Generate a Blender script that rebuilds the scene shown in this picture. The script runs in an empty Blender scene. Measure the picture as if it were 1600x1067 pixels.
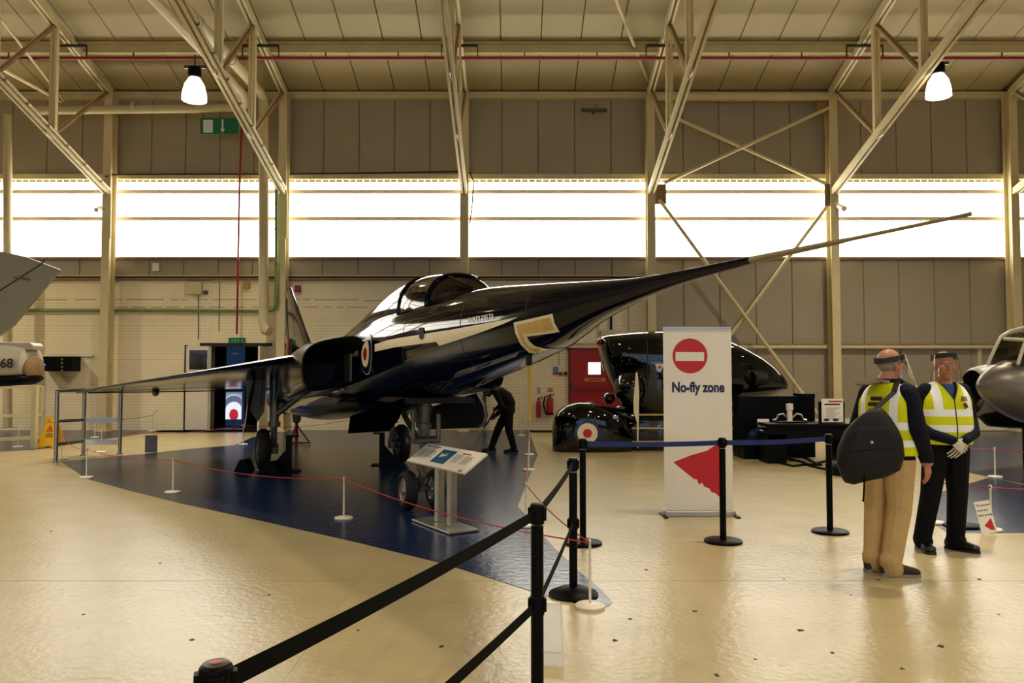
import bpy, bmesh, math, random
import numpy as np
from mathutils import Vector, Matrix
random.seed(7)
D = bpy.data; C = bpy.context.scene.collection
PI = math.pi; R = math.radians

# ------------------------------------------------------------------ camera, world, exposure
CAMZ = 1.57; PITCH = R(2.31); FPX = 1226.0
cam = D.cameras.new('camera'); cam.sensor_width = 36; cam.lens = FPX/1600*36; cam.clip_end = 200
camo = D.objects.new('camera', cam); C.objects.link(camo)
camo.location = (0, 0, CAMZ); camo.rotation_euler = (PI/2 + PITCH, 0, 0)
bpy.context.scene.camera = camo
vs = bpy.context.scene.view_settings
vs.view_transform = 'Standard'; vs.look = 'None'; vs.gamma = 1; vs.use_curve_mapping = False
vs.exposure = 0.28
world = D.worlds.new('world'); bpy.context.scene.world = world; world.use_nodes = True
bg = world.node_tree.nodes['Background']
sky = world.node_tree.nodes.new('ShaderNodeTexSky'); sky.sky_type = 'HOSEK_WILKIE'; sky.turbidity = 4
world.node_tree.links.new(sky.outputs[0], bg.inputs[0]); bg.inputs[1].default_value = 0.4
WINDOW_L = 7.0; BACKWIN_L = 0.9; LAMP_W = 190
LAMP_COL = (1.0, 0.88, 0.68); WIN_COL = (1.0, 0.95, 0.82)

def lamp(loc, power, size=0.5):
    l = D.lights.new('high_bay_light', 'AREA'); l.shape = 'DISK'; l.size = size; l.energy = power; l.color = LAMP_COL; l.spread = R(150)
    o = D.objects.new('high_bay_light', l); o.location = loc; C.objects.link(o); return o

SC, SS = math.cos(PITCH), math.sin(PITCH)
def ray(x, y):
    dx = (x-800)/FPX; dy = (533.5-y)/FPX
    return dx, SC-dy*SS, SS+dy*SC
def at(x, y, Y):
    a, b, c = ray(x, y); t = Y/b
    return Vector((a*t, Y, CAMZ+c*t))
def fl(x, y, z=0.0):
    a, b, c = ray(x, y); t = (z-CAMZ)/c
    return Vector((a*t, b*t, z))
def px2x(x, Y): return (x-800)/FPX*Y/SC

# high-bay lamps of the hall: the two in view hang on trusses, the rest are further back along the same rows
HALL_LAMPS = [(x, y) for x in (-16.5, -6.6, 3.8, 9.0, 18.0) for y in (7.5, -1.5, -10.5)]
for x, y in HALL_LAMPS: lamp((x, y, 8.6), LAMP_W)
for x, y in ((-6.66, 16.5), (8.98, 16.5), (-16.6, 16.5)): lamp((x, y, 7.5), LAMP_W*1.3, 0.34)

# ------------------------------------------------------------------ materials
def lin(h):
    if not isinstance(h, str): return tuple(h)
    h = h.lstrip('#'); c = [int(h[i:i+2], 16)/255 for i in (0, 2, 4)]
    return tuple(x/12.92 if x <= .04045 else ((x+.055)/1.055)**2.4 for x in c)
MATS = {}
def mat(name, col, rough=.5, metal=0, var=.08, scale=4, bump=0, bscale=None, coat=0, spec=.5, stretch=None, rvar=0, detail=4):
    if name in MATS: return MATS[name]
    m = D.materials.new(name); m.use_nodes = True; nt = m.node_tree; N = nt.nodes; L = nt.links
    b = N['Principled BSDF']; c = lin(col)
    b.inputs['Base Color'].default_value = (*c, 1); b.inputs['Roughness'].default_value = rough
    b.inputs['Metallic'].default_value = metal; b.inputs['Coat Weight'].default_value = coat; b.inputs['Coat Roughness'].default_value = .05
    b.inputs['Specular IOR Level'].default_value = spec
    tc = N.new('ShaderNodeTexCoord'); src = tc.outputs['Object']
    if stretch:
        mp = N.new('ShaderNodeMapping'); mp.inputs['Scale'].default_value = stretch; L.new(src, mp.inputs[0]); src = mp.outputs[0]
    if var or rvar:
        n = N.new('ShaderNodeTexNoise'); n.inputs['Scale'].default_value = scale; n.inputs['Detail'].default_value = detail
        L.new(src, n.inputs['Vector'])
        if var:
            r = N.new('ShaderNodeValToRGB'); r.color_ramp.elements[0].position = .3; r.color_ramp.elements[1].position = .7
            r.color_ramp.elements[0].color = (*[max(0, x*(1-var)) for x in c], 1); r.color_ramp.elements[1].color = (*[min(1, x*(1+var)) for x in c], 1)
            L.new(n.outputs['Fac'], r.inputs[0]); L.new(r.outputs[0], b.inputs['Base Color'])
        if rvar:
            q = N.new('ShaderNodeMapRange'); q.inputs['From Min'].default_value = .3; q.inputs['From Max'].default_value = .7
            q.inputs['To Min'].default_value = max(0, rough-rvar); q.inputs['To Max'].default_value = rough+rvar
            L.new(n.outputs['Fac'], q.inputs[0]); L.new(q.outputs[0], b.inputs['Roughness'])
    if bump:
        n2 = N.new('ShaderNodeTexNoise'); n2.inputs['Scale'].default_value = bscale or scale*3; n2.inputs['Detail'].default_value = 5
        L.new(src, n2.inputs['Vector'])
        bp = N.new('ShaderNodeBump'); bp.inputs['Strength'].default_value = bump; bp.inputs['Distance'].default_value = .02
        L.new(n2.outputs['Fac'], bp.inputs['Height']); L.new(bp.outputs[0], b.inputs['Normal'])
        if coat: L.new(bp.outputs[0], b.inputs['Coat Normal'])
    MATS[name] = m; return m
def emit(name, col, s):
    if name in MATS: return MATS[name]
    m = D.materials.new(name); m.use_nodes = True; N = m.node_tree.nodes; N.clear()
    e = N.new('ShaderNodeEmission'); e.inputs[0].default_value = (*lin(col), 1); e.inputs[1].default_value = s
    o = N.new('ShaderNodeOutputMaterial'); m.node_tree.links.new(e.outputs[0], o.inputs[0]); MATS[name] = m; return m
def glass(name, tint=(.9, .9, .9), refl=.12, rough=.03):
    if name in MATS: return MATS[name]
    m = D.materials.new(name); m.use_nodes = True; nt = m.node_tree; N = nt.nodes; N.clear()
    t = N.new('ShaderNodeBsdfTransparent'); t.inputs[0].default_value = (*tint, 1)
    g = N.new('ShaderNodeBsdfGlossy'); g.inputs['Roughness'].default_value = rough
    f = N.new('ShaderNodeLayerWeight'); f.inputs[0].default_value = .25
    a = N.new('ShaderNodeMath'); a.operation = 'MULTIPLY_ADD'; a.inputs[1].default_value = .5; a.inputs[2].default_value = refl; a.use_clamp = True
    x = N.new('ShaderNodeMixShader'); o = N.new('ShaderNodeOutputMaterial')
    nt.links.new(f.outputs['Fresnel'], a.inputs[0]); nt.links.new(a.outputs[0], x.inputs[0])
    nt.links.new(t.outputs[0], x.inputs[1]); nt.links.new(g.outputs[0], x.inputs[2]); nt.links.new(x.outputs[0], o.inputs[0])
    MATS[name] = m; return m

# ------------------------------------------------------------------ mesh builder
class MB:
    def __init__(s): s.v = []; s.f = []; s.m = []; s.cur = 0
    def add(s, vs_, fs):
        k = len(s.v); s.v += [tuple(v) for v in vs_]; s.f += [tuple(i+k for i in f) for f in fs]; s.m += [s.cur]*len(fs); return s
    def mat(s, i): s.cur = i; return s
    def box(s, c, d, M=None):
        x, y, z = d[0]/2, d[1]/2, d[2]/2; c = Vector(c)
        V = [Vector(p) for p in ((-x,-y,-z),(x,-y,-z),(x,y,-z),(-x,y,-z),(-x,-y,z),(x,-y,z),(x,y,z),(-x,y,z))]
        if M is not None: V = [M @ p for p in V]
        return s.add([c+p for p in V], [(3,2,1,0),(4,5,6,7),(0,1,5,4),(1,2,6,5),(2,3,7,6),(3,0,4,7)])
    def bb(s, a, b): return s.box([(a[i]+b[i])/2 for i in range(3)], [abs(b[i]-a[i]) for i in range(3)])
    def bar(s, p, q, w, h, up=(0,0,1)):
        p = Vector(p); q = Vector(q); d = (q-p); L = d.length; d.normalize(); u = Vector(up)
        x = d.cross(u)
        if x.length < 1e-4: x = d.cross(Vector((0,1,0)))
        x.normalize(); z = x.cross(d)
        M = Matrix((x, d, z)).transposed()
        return s.box((p+q)/2, (w, L, h), M)
    def tube(s, pts, r, n=10, caps=True):
        pts = [Vector(p) for p in pts]; k = len(pts); rr = r if isinstance(r, (list, tuple)) else [r]*k
        t0 = (pts[1]-pts[0]).normalized(); a = t0.orthogonal().normalized(); rings = []
        for i, p in enumerate(pts):
            t = (pts[min(i+1, k-1)]-pts[max(i-1, 0)]).normalized()
            a = (a - t*a.dot(t)).normalized(); b = t.cross(a)
            rings.append([p+(a*math.cos(2*PI*j/n)+b*math.sin(2*PI*j/n))*rr[i] for j in range(n)])
        return s.loft(rings, caps)
    def loft(s, rings, caps=True, closed=True):
        n = len(rings[0]); V = [p for r in rings for p in r]; F = []
        for i in range(len(rings)-1):
            for j in range(n if closed else n-1):
                j2 = (j+1) % n
                F.append((i*n+j, i*n+j2, (i+1)*n+j2, (i+1)*n+j))
        if caps: F.append(tuple(range(n-1, -1, -1))); F.append(tuple((len(rings)-1)*n+j for j in range(n)))
        return s.add(V, F)
    def lathe(s, prof, n=24, M=None, caps=True):
        rings = []
        for r, z in prof:
            rg = [Vector((r*math.cos(2*PI*j/n), r*math.sin(2*PI*j/n), z)) for j in range(n)]
            rings.append([M @ p for p in rg] if M is not None else rg)
        return s.loft(rings, caps)
    def prism(s, poly, h, M=None, z0=0):
        n = len(poly); V = [Vector((x, y, z0)) for x, y in poly]+[Vector((x, y, z0+h)) for x, y in poly]
        if M is not None: V = [M @ p for p in V]
        return s.add(V, [tuple(range(n-1, -1, -1)), tuple(range(n, 2*n))]+[(i, (i+1) % n, n+(i+1) % n, n+i) for i in range(n)])
    def ell(s, c, r, n=16, k=10, M=None):
        c = Vector(c); rings = []
        for i in range(k+1):
            ph = -PI/2+PI*i/k; cr = max(math.cos(ph), .02)
            rg = [Vector((r[0]*cr*math.cos(2*PI*j/n), r[1]*cr*math.sin(2*PI*j/n), r[2]*math.sin(ph))) for j in range(n)]
            rings.append([c+(M @ p if M is not None else p) for p in rg])
        return s.loft(rings)
    def cap(s, p, rp, q, rq, n=12):
        p = Vector(p); q = Vector(q); d = (q-p); L = d.length; d.normalize(); a = d.orthogonal().normalized(); b = d.cross(a); rings = []
        def rg(c, r): rings.append([c+(a*math.cos(2*PI*j/n)+b*math.sin(2*PI*j/n))*r for j in range(n)])
        for i in range(4):
            t = PI/2*(i+.2)/4; rg(p-d*rp*math.cos(t), rp*math.sin(t))
        rg(p, rp); rg(q, rq)
        for i in range(3, -1, -1):
            t = PI/2*(i+.2)/4; rg(q+d*rq*math.cos(t), rq*math.sin(t))
        return s.loft(rings)
    def mesh(s, name, mats, smooth=False):
        me = D.meshes.new(name); me.from_pydata([tuple(v) for v in s.v], [], s.f)
        for m in (mats if isinstance(mats, (list, tuple)) else [mats]): me.materials.append(m)
        me.polygons.foreach_set('material_index', s.m)
        bm = bmesh.new(); bm.from_mesh(me); bmesh.ops.recalc_face_normals(bm, faces=bm.faces); bm.to_mesh(me); bm.free()
        if smooth:
            me.polygons.foreach_set('use_smooth', [True]*len(me.polygons))
            me.set_sharp_from_angle(angle=R(smooth if smooth is not True else 40))
        me.update(); return me
    def build(s, name, mats, parent=None, smooth=False, bevel=0, w=False):
        if w and parent is not None:
            I = parent.matrix_basis.inverted(); s.v = [tuple(I @ Vector(v)) for v in s.v]
        return put(name, s.mesh(name, mats, smooth), parent, bevel)
def put(name, me, parent=None, bevel=0):
    o = D.objects.new(name, me); C.objects.link(o)
    if parent is not None: o.parent = parent
    if bevel:
        b = o.modifiers.new('bevel', 'BEVEL'); b.width = bevel; b.segments = 2; b.limit_method = 'ANGLE'
    return o
def tag(o, label=None, cat=None, group=None, kind=None):
    for k, v in (('label', label), ('category', cat), ('group', group), ('kind', kind)):
        if v: o[k] = v
    return o
def thing(name, label, cat, loc=(0,0,0), rz=0, group=None, kind=None):
    o = D.objects.new(name, None); C.objects.link(o); o.location = loc; o.rotation_euler = (0, 0, rz); o.empty_display_size = .1
    return tag(o, label, cat, group, kind)
def copy_tree(o, parent=None):
    c = o.copy(); C.objects.link(c)
    if parent is not None: c.parent = parent
    for ch in [x for x in D.objects if x.parent == o]: copy_tree(ch, c)
    return c
def text_mb(s, size, M, ex=.001, bold=0, align='LEFT'):
    cu = D.curves.new('lettering', 'FONT'); cu.body = s; cu.size = size; cu.extrude = ex; cu.offset = bold; cu.align_x = align; cu.resolution_u = 4
    ob = D.objects.new('lettering', cu); me = D.meshes.new_from_object(ob)
    b = MB(); b.add([M @ v.co for v in me.vertices], [tuple(p.vertices) for p in me.polygons])
    D.objects.remove(ob); D.meshes.remove(me); return b
def pchip(xs, ys):
    o = np.argsort(xs); x = np.array(xs, float)[o]; y = np.array(ys, float)[o]; h = np.diff(x); d = np.diff(y)/h; m = np.zeros(len(x)); m[0] = d[0]; m[-1] = d[-1]
    for i in range(1, len(x)-1):
        if d[i-1]*d[i] > 0: m[i] = 2*d[i-1]*d[i]/(d[i-1]+d[i])
    def f(t):
        i = int(np.clip(np.searchsorted(x, t)-1, 0, len(x)-2)); u = min(max((t-x[i])/h[i], 0), 1)
        return float((1+2*u)*(1-u)**2*y[i]+u*(1-u)**2*h[i]*m[i]+u*u*(3-2*u)*y[i+1]+u*u*(u-1)*h[i]*m[i+1])
    return f
FACE_CAM = Matrix.Rotation(PI/2, 4, 'X')       # XY drawing -> upright plane facing -Y
def upright(p, s=1): return Matrix.Translation(p) @ FACE_CAM @ Matrix.Scale(s, 4)

M_floor = mat('painted_concrete', '#b6a67c', .26, var=.06, scale=2.2, bump=.2, bscale=20, spec=.5)
M_blue = mat('blue_floor_paint', '#0e2246', .24, var=.12, scale=1.6, bump=.2, bscale=16)
M_brick = mat('cream_painted_brick', '#f8e8c0', .6, var=.05, scale=1.2, bump=.2, bscale=40)
M_panel = mat('grey_cladding', '#a0937a', .5, var=.04, scale=.8)
M_roofp = mat('roof_sheet', '#b3a57c', .6, var=.04, scale=.6)
M_steel = mat('cream_painted_steel', '#d2c294', .45, var=.07, scale=3)
M_steel_d = mat('brown_stained_steel', '#8a6a42', .6, var=.2, scale=5)
M_seam = mat('panel_seam', '#8d7b5c', .7, var=.1)
M_dark = mat('dark_joint', '#2a2118', .8, var=.2)
M_red = mat('red_pipe_paint', '#8c1020', .4, var=.08)
M_pipe = mat('cream_pipe', '#c4b58c', .4, var=.05)
M_green = mat('green_pipe_paint', '#6f8a4c', .45, var=.08)
M_black = mat('black_plastic', '#020202', .45, var=.2, spec=.12)
M_blackg = mat('black_gloss', '#050505', .12, var=.1, coat=.6)
M_rubber = mat('tyre_rubber', '#0e0d0d', .75, var=.2, bump=.1)
M_white = mat('white_enamel', '#e6dcc8', .35, var=.03)
M_paper = mat('white_print', '#efe6d6', .55, var=.02)
M_metal = mat('bare_aluminium', '#a9a49a', .32, metal=.85, var=.08)
M_metal_d = mat('dull_grey_metal', '#5a554c', .45, metal=.6, var=.15)
M_ink = mat('dark_print', '#26232a', .6, var=0)
M_inkred = mat('red_print', '#b3121c', .5, var=.03)
M_navy = mat('navy_print', '#14204a', .5, var=.02)
M_winframe = M_steel
# ------------------------------------------------------------------ hangar shell
WY = 21.7                                   # inner face of the far wall
COLX = [px2x(x, 21.25) for x in (-118, 165, 440, 725, 1018, 1305, 1588, 1872)]
def zw(y, Y=WY): return at(800, y, Y).z
Z_BRICK = zw(438); Z_SILL0 = zw(431); Z_SILL = zw(404); Z_WT = zw(279); Z_EAVE = zw(145); Z_RAIL1 = zw(300); Z_RAIL2 = zw(342)
SLOPE = math.tan(R(16)); RIDGE_Y = 0.0
def roofz(Y): return Z_EAVE + SLOPE*(WY-abs(Y))
XL, XR, YB = -32.0, 26.0, -21.7
DX0, DX1, DZ = px2x(331, WY), px2x(420, WY), zw(541)       # doorway in the far wall

floor = MB().bb((XL, YB, -.3), (XR, WY+4, -.05)).build('floor', M_dark)
tag(floor, 'cream painted concrete hangar floor', None, None, 'structure')
S = 4.95; gy0 = 6.0
slab_me = {}
for i in range(-8, 5):
    for j in range(-2, 4):
        x0 = COLX[4]+i*S; y0 = gy0+(j-1)*S
        y1 = min(y0+S, WY+.0)
        if y1 < -3 or x0 > XR or x0+S < XL: continue
        k = round(y1-y0, 2)
        if k not in slab_me:
            slab_me[k] = MB().bb((.0008, .004, -.05), (S-.0008, k-.004, 0)).mesh('slab', M_floor)
        o = put('slab', slab_me[k], floor); o.location = (x0, y0, 0)
        o.matrix_parent_inverse = Matrix()
MB().bb((XL, YB, -.05), (XR, gy0-3*S, 0)).build('slab', M_floor, floor)

def paint(name, px, label):
    p = [fl(*q) for q in px]
    b = MB().prism([(q.x, q.y) for q in p], .003, z0=.0005)
    return tag(b.build(name, M_blue), label, None, None, 'structure')
paint('floor_marking', [(95,721),(135,748),(200,766),(285,787),(400,812),(560,848),(690,880),(780,908),(850,930),(915,947),(938,950),(952,947),(957,941),(940,922),(905,893),(862,852),(809,791),(840,711),(826,672.5),(456,672.5),(395,683),(365,696),(300,701),(200,712)],
      'large dark blue painted floor area under the delta jet')
paint('floor_marking', [(-60,665),(150,665.5),(258,668),(264,671),(140,690),(60,702),(-60,709)], 'dark blue painted floor strip along the brick wall beyond the wet floor sign')
paint('floor_marking', [(1700,674),(1400,674),(1440,722),(1545,745),(1700,778)], 'blue painted floor below the grey aircraft nose')
paint('floor_marking', [(1547,746),(1460,772),(1452,815),(1480,832),(1700,833),(1700,780)], 'blue painted floor behind the small tilted ground crew notice')

# far wall: backing with the doorway cut out
wall = MB()
TH = .25
wall.bb((XL, WY, 0), (DX0, WY+TH, Z_SILL)); wall.bb((DX1, WY, 0), (XR, WY+TH, Z_SILL)); wall.bb((DX0, WY, DZ), (DX1, WY+TH, Z_SILL))
wall.bb((XL, WY+.0, Z_WT), (XR, WY+TH, Z_EAVE+.05))
wall_back = tag(wall.build('wall_back', M_seam), 'far hangar wall of cream brick and grey panels with a glazed band', None, None, 'structure')
# brick courses (left of the fifth column)
BX1 = px2x(1012, WY)
for (xa, xb, za, zb) in ((XL, DX0, 0, Z_BRICK), (DX1, BX1, 0, Z_BRICK), (DX0, DX1, DZ, Z_BRICK)):
    b = MB(); r = 0; z = za; bw, bh = .235, .078
    while z < zb-.01:
        x = xa - (bw/2 if r % 2 else 0); h = min(bh, zb-z)
        while x < xb:
            x0 = max(x, xa); x1 = min(x+bw, xb)
            if x1-x0 > .02:
                d = random.uniform(.018, .022)
                p = [(x0+.0015, WY-d, z+.0015), (x1-.0015, WY-d, z+.0015), (x1-.0015, WY-d, z+h-.002), (x0+.0015, WY-d, z+h-.002),
                     (x0+.003, WY, z+.003), (x1-.003, WY, z+.003), (x1-.003, WY, z+h-.004), (x0+.003, WY, z+h-.004)]
                b.add(p, [(0,1,2,3),(4,5,1,0),(5,6,2,1),(6,7,3,2),(7,4,0,3)])
            x += bw
        z += bh; r += 1
    tag(b.build('bricks', M_brick, wall_back), None, None, None, 'stuff')
# panels above the glazing and on the right-hand bays
def panels(xa, xb, za, zb, n, name='wall_panel', m=None):
    for i in range(n):
        a = xa+(xb-xa)*i/n; c = xa+(xb-xa)*(i+1)/n
        b = MB(); g = .006
        pr = [(a+g, 0), (a+g+.012, .03), (c-g-.012, .03), (c-g, 0)]
        b.add([(x, WY-d, za) for x, d in pr]+[(x, WY-d, zb) for x, d in pr], [(0,1,5,4),(1,2,6,5),(2,3,7,6),(0,4,7,3),(4,5,6,7),(0,3,2,1)])
        b.build(name, m or M_panel, wall_back)
for i in range(len(COLX)-1): panels(COLX[i], COLX[i+1], Z_WT, Z_EAVE-.02, 5)
ZG = zw(541)
for i in range(4, len(COLX)-1):
    panels(COLX[i] if i > 4 else BX1, COLX[i+1], ZG, Z_SILL, 5); panels(COLX[i] if i > 4 else BX1, COLX[i+1], .3, ZG-.02, 5)
for i in range(0, 4): panels(COLX[i], COLX[i+1], Z_SILL0, Z_SILL, 5, 'sill_panel')
tag(MB().bb((BX1, WY-.12, 0), (XR, WY, .32)).build('baseboard_back', M_brick), 'pale concrete plinth along the foot of the grey panelled wall', None, None, 'structure')

# side and rear walls, roof
for nm, a, b_, lb in (('wall_left', (XL-.2, YB, 0), (XL, WY, Z_EAVE+6.4), 'plain end wall of the hangar'), ('wall_right', (XR, YB, 0), (XR+.2, WY, Z_EAVE+6.4), 'plain end wall opposite'), ):
    tag(MB().bb(a, b_).build(nm, M_panel), lb, None, None, 'structure')
wf = MB(); wf.bb((XL, YB-.2, 0), (XR, YB, .9)); wf.bb((XL, YB-.2, .9), (-8, YB, 2.4)); wf.bb((10, YB-.2, .9), (XR, YB, 2.4)); wf.bb((XL, YB-.2, 8.2), (XR, YB, Z_EAVE+.1))
tag(wf.build('wall_front', M_panel), 'near hangar wall with its own glazed band', None, None, 'structure')
M_pane = emit('backlit_translucent_pane', WIN_COL, WINDOW_L)
M_pane2 = emit('backlit_blue_sky_pane', (.62, .80, 1.0), BACKWIN_L)
wn = 0
M_opening = emit('open_hangar_door_sky', (.38, .62, 1.0), 4.0)
for i in range(9):
    a = XL+i*6; wn += 1
    o = MB().bb((a+.1, YB-.1, 2.4 if not -7 < a < 8 else 3.9), (a+5.9, YB-.06, 8.2)).build('pane', M_pane2)
    t = thing('window_%d' % wn, 'glazed strip in the near hangar wall', None, (0,0,0), 0, None, 'structure'); o.parent = t
    if -7 < a < 8: o2 = MB().bb((a+.1, YB-.12, .9), (a+5.9, YB-.08, 3.9)).build('open_sky', M_opening); o2.parent = t
    for z in (2.4, 5.3, 8.2): MB().bb((a, YB-.12, z-.05), (a+6, YB, z+.05)).build('window_frame', M_steel, t)
    MB().bb((a-.1, YB-.12, 2.4), (a+.1, YB, 8.2)).build('window_frame', M_steel, t)
ceil = MB()
ceil.add([(XL, WY+.2, roofz(WY)+.12), (XR, WY+.2, roofz(WY)+.12), (XR, RIDGE_Y, roofz(0)+.15), (XL, RIDGE_Y, roofz(0)+.15), (XL, YB-.2, roofz(WY)+.12), (XR, YB-.2, roofz(WY)+.12)], [(0,1,2,3),(3,2,5,4)])
ceiling = tag(ceil.build('ceiling', M_seam), 'sloping sheeted hangar roof lining', None, None, 'structure')
yr = 14.5
for i in range(1, len(COLX)-2+1):
    for k in range(5):
        a = COLX[i-1]+(COLX[i]-COLX[i-1])*k/5; c = COLX[i-1]+(COLX[i]-COLX[i-1])*(k+1)/5
        b = MB(); g = .006; rows = []
        for Y in (WY, yr): rows.append([(a+g, Y, roofz(Y)+.03), (a+g+.012, Y, roofz(Y)), (c-g-.012, Y, roofz(Y)), (c-g, Y, roofz(Y)+.03)])
        b.loft(rows); b.build('roof_panel', M_roofp, ceiling)
# purlins, eaves gutter beams
for Y, nm in ((19.75, 'roof_purlin'), (17.6, 'roof_purlin'), (15.5, 'roof_purlin')):
    z = roofz(Y); b = MB(); b.bb((XL, Y-.03, z-.24), (XR, Y+.03, z)); b.bb((XL, Y-.09, z-.26), (XR, Y+.03, z-.23)); b.bb((XL, Y-.16, z-.03), (XR, Y+.1, z-.002))
    b.build('roof_purlin', M_steel, ceiling)
b = MB(); b.bb((XL, WY-.16, Z_EAVE-.18), (XR, WY-.02, Z_EAVE-.02)); b.bb((XL, WY-.22, Z_EAVE-.22), (XR, WY-.02, Z_EAVE-.17)); b.build('trim_1', M_steel)
tag(D.objects['trim_1'], 'cream eaves beam where wall panels meet the roof', None, None, 'structure')
b = MB(); b.bb((XL, WY-.1, Z_EAVE-.0), (XR, WY-.02, Z_EAVE+.06)); tag(b.build('trim_2', M_dark), 'dark gap line above the eaves beam', None, None, 'structure')
b = MB(); b.bb((XL, WY-.16, Z_WT-.05), (XR, WY-.02, Z_WT+.09)); tag(b.build('trim_3', M_steel), 'cream head rail along the top of the glazing', None, None, 'structure')
b = MB(); b.bb((XL, WY-.12, Z_SILL-.04), (XR, WY+.05, Z_SILL+.03)); tag(b.build('trim_4', M_steel_d), 'sill rail along the foot of the glazing', None, None, 'structure')
b = MB(); b.bb((XL, WY-.14, Z_BRICK), (BX1, WY-.0, Z_BRICK+.05)); b.mat(1).bb((XL, WY-.05, Z_BRICK+.05), (BX1, WY, Z_SILL0))
tag(b.build('trim_5', [M_steel_d, M_dark]), 'brown ledge on top of the brick wall', None, None, 'structure')
tag(MB().tube([(XL, WY-.06, Z_BRICK+.12), (BX1, WY-.06, Z_BRICK+.12)], .022, 6).build('wall_conduit', M_steel), 'thin conduit along the brick ledge', 'conduit')
# glazing band: a window per bay, three rows of panes
BAYS = [(COLX[i], COLX[i+1]) for i in range(len(COLX)-1)]+[(XL, COLX[0]-S*2), (COLX[0]-S*2, COLX[0]-S), (COLX[0]-S, COLX[0]), (COLX[-1], XR)]
for i, (a, c) in enumerate(BAYS):
    wn += 1
    t = thing('window_%d' % wn, 'bright translucent glazing bay %d along the far wall' % (i+1), None, (0,0,0), 0, None, 'structure')
    for z0, z1 in ((Z_SILL, Z_RAIL2), (Z_RAIL2, Z_RAIL1), (Z_RAIL1, Z_WT)):
        MB().bb((a, WY+.06, z0), (c, WY+.1, z1)).build('pane', M_pane, t)
    for z in (Z_RAIL1, Z_RAIL2):
        b = MB(); b.bb((a, WY-.02, z-.045), (c, WY+.05, z+.045)); b.bb((a, WY-.06, z-.01), (c, WY, z+.045)); b.build('window_rail', M_steel, t)
    b = MB()
    for k in range(26):
        x = a+(c-a)*(k+.5)/26; b.box((x, WY-.0, Z_WT-.075), ((c-a)/30, .03, .055))
    tag(b.build('sheet_edge', M_steel, t), None, None, None, 'stuff')

# columns
ordw = ['first', 'second', 'third', 'fourth', 'fifth', 'sixth', 'seventh', 'eighth']
def hcol(x, top, i):
    t = thing('column', 'cream steel column, %s along the far wall from the tail end' % ordw[i], None, (x, 21.3, 0), 0, 'steel wall columns', 'structure')
    b = MB(); b.bb((-.02, -.15, 0), (.02, .15, top)); b.build('web', M_steel, t)
    MB().bb((-.11, -.17, 0), (.11, -.145, top)).build('flange', M_steel, t); MB().bb((-.11, .145, 0), (.11, .17, top)).build('flange', M_steel, t)
    MB().bb((-.17, -.24, 0), (.17, .22, .03)).build('base_plate', M_steel, t)
    return t
for i, x in enumerate(COLX): hcol(x, Z_EAVE-.1, i)
# trusses
ZB = at(800, 298, 21.1).z
def chan(b, p, q, d=.16, g=.05):
    x = Vector((1, 0, 0))
    for sgn in (-1, 1):
        o = x*sgn*(g/2+.03); b.bar(Vector(p)+o, Vector(q)+o, .06, d)
def truss(x, i):
    t = thing('roof_truss', 'cream steel roof truss reaching out from the %s column' % ordw[i], 'truss', (x, 21.1, ZB), 0, 'roof trusses')
    yend = 10.0
    tz = lambda Y: roofz(Y)-.33
    bz = lambda Y: ZB + (21.1-Y)*.304
    b = MB(); chan(b, (x, 21.2, tz(21.2)), (x, yend, tz(yend)), .2); b.build('top_chord', M_steel, t, w=True)
    b = MB(); chan(b, (x, 21.15, bz(21.15)), (x, yend, bz(yend)), .17); b.build('bottom_chord', M_steel, t, w=True)
    nodes = [18.6, 16.45, 14.3, 12.15]
    prev = 21.1
    for k, Y in enumerate(nodes):
        b = MB(); chan(b, (x, Y, bz(Y)), (x, Y, tz(Y)), .12, .04); b.build('post', M_steel, t, w=True)
        b = MB(); b.bar((x-.035, prev, tz(prev)), (x-.035, Y, bz(Y)), .02, .09, (1,0,0)); b.mat(1).bar((x+.035, prev, tz(prev)), (x+.035, Y, bz(Y)), .06, .07)
        b.build('brace', [M_steel, M_steel_d], t, w=True)
        b = MB(); b.prism([(-.28, -.08), (.24, -.08+.0), (.2, .16), (-.1, .26), (-.3, .12)], .02, Matrix.Translation((x-.01, Y, bz(Y))) @ Matrix(((0,0,1,0),(1,0,0,0),(0,1,0,0),(0,0,0,1)))); b.build('gusset', M_steel, t, w=True)
        prev = Y
    return t
for i, x in enumerate(COLX[:7]): truss(x, i)
b = MB(); b.box((COLX[1], 21.15, Z_EAVE-.25), (.3, .26, .5))
for i in (1, 2):
    x = COLX[i]; ct = thing('truss_conduit', 'pale cable conduit with clips clamped under the %s truss' % ordw[i], 'conduit', (x+.14, 21, ZB))
    b = MB(); b.tube([(x+.14, 21.0, ZB+.02), (x+.14, 10.2, ZB+.304*10.8+.02)], .035, 8); b.tube([(x+.14, 21.0, ZB+.02), (x+.13, 21.1, ZB-.15), (x+.13, 21.1, 5.2)], .03, 8); b.build('conduit', M_pipe, ct, smooth=True, w=True)
    for k in range(12):
        Y = 20.6-.8*k; z = ZB+.304*(21.0-Y)+.02
        b = MB(); b.tube([(x+.14, Y, z), (x+.14, Y-.05, z+.015)], .045, 8); b.build('clip', M_metal_d, ct, smooth=True, w=True)
b = MB(); rs_ = random.Random(11)
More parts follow.
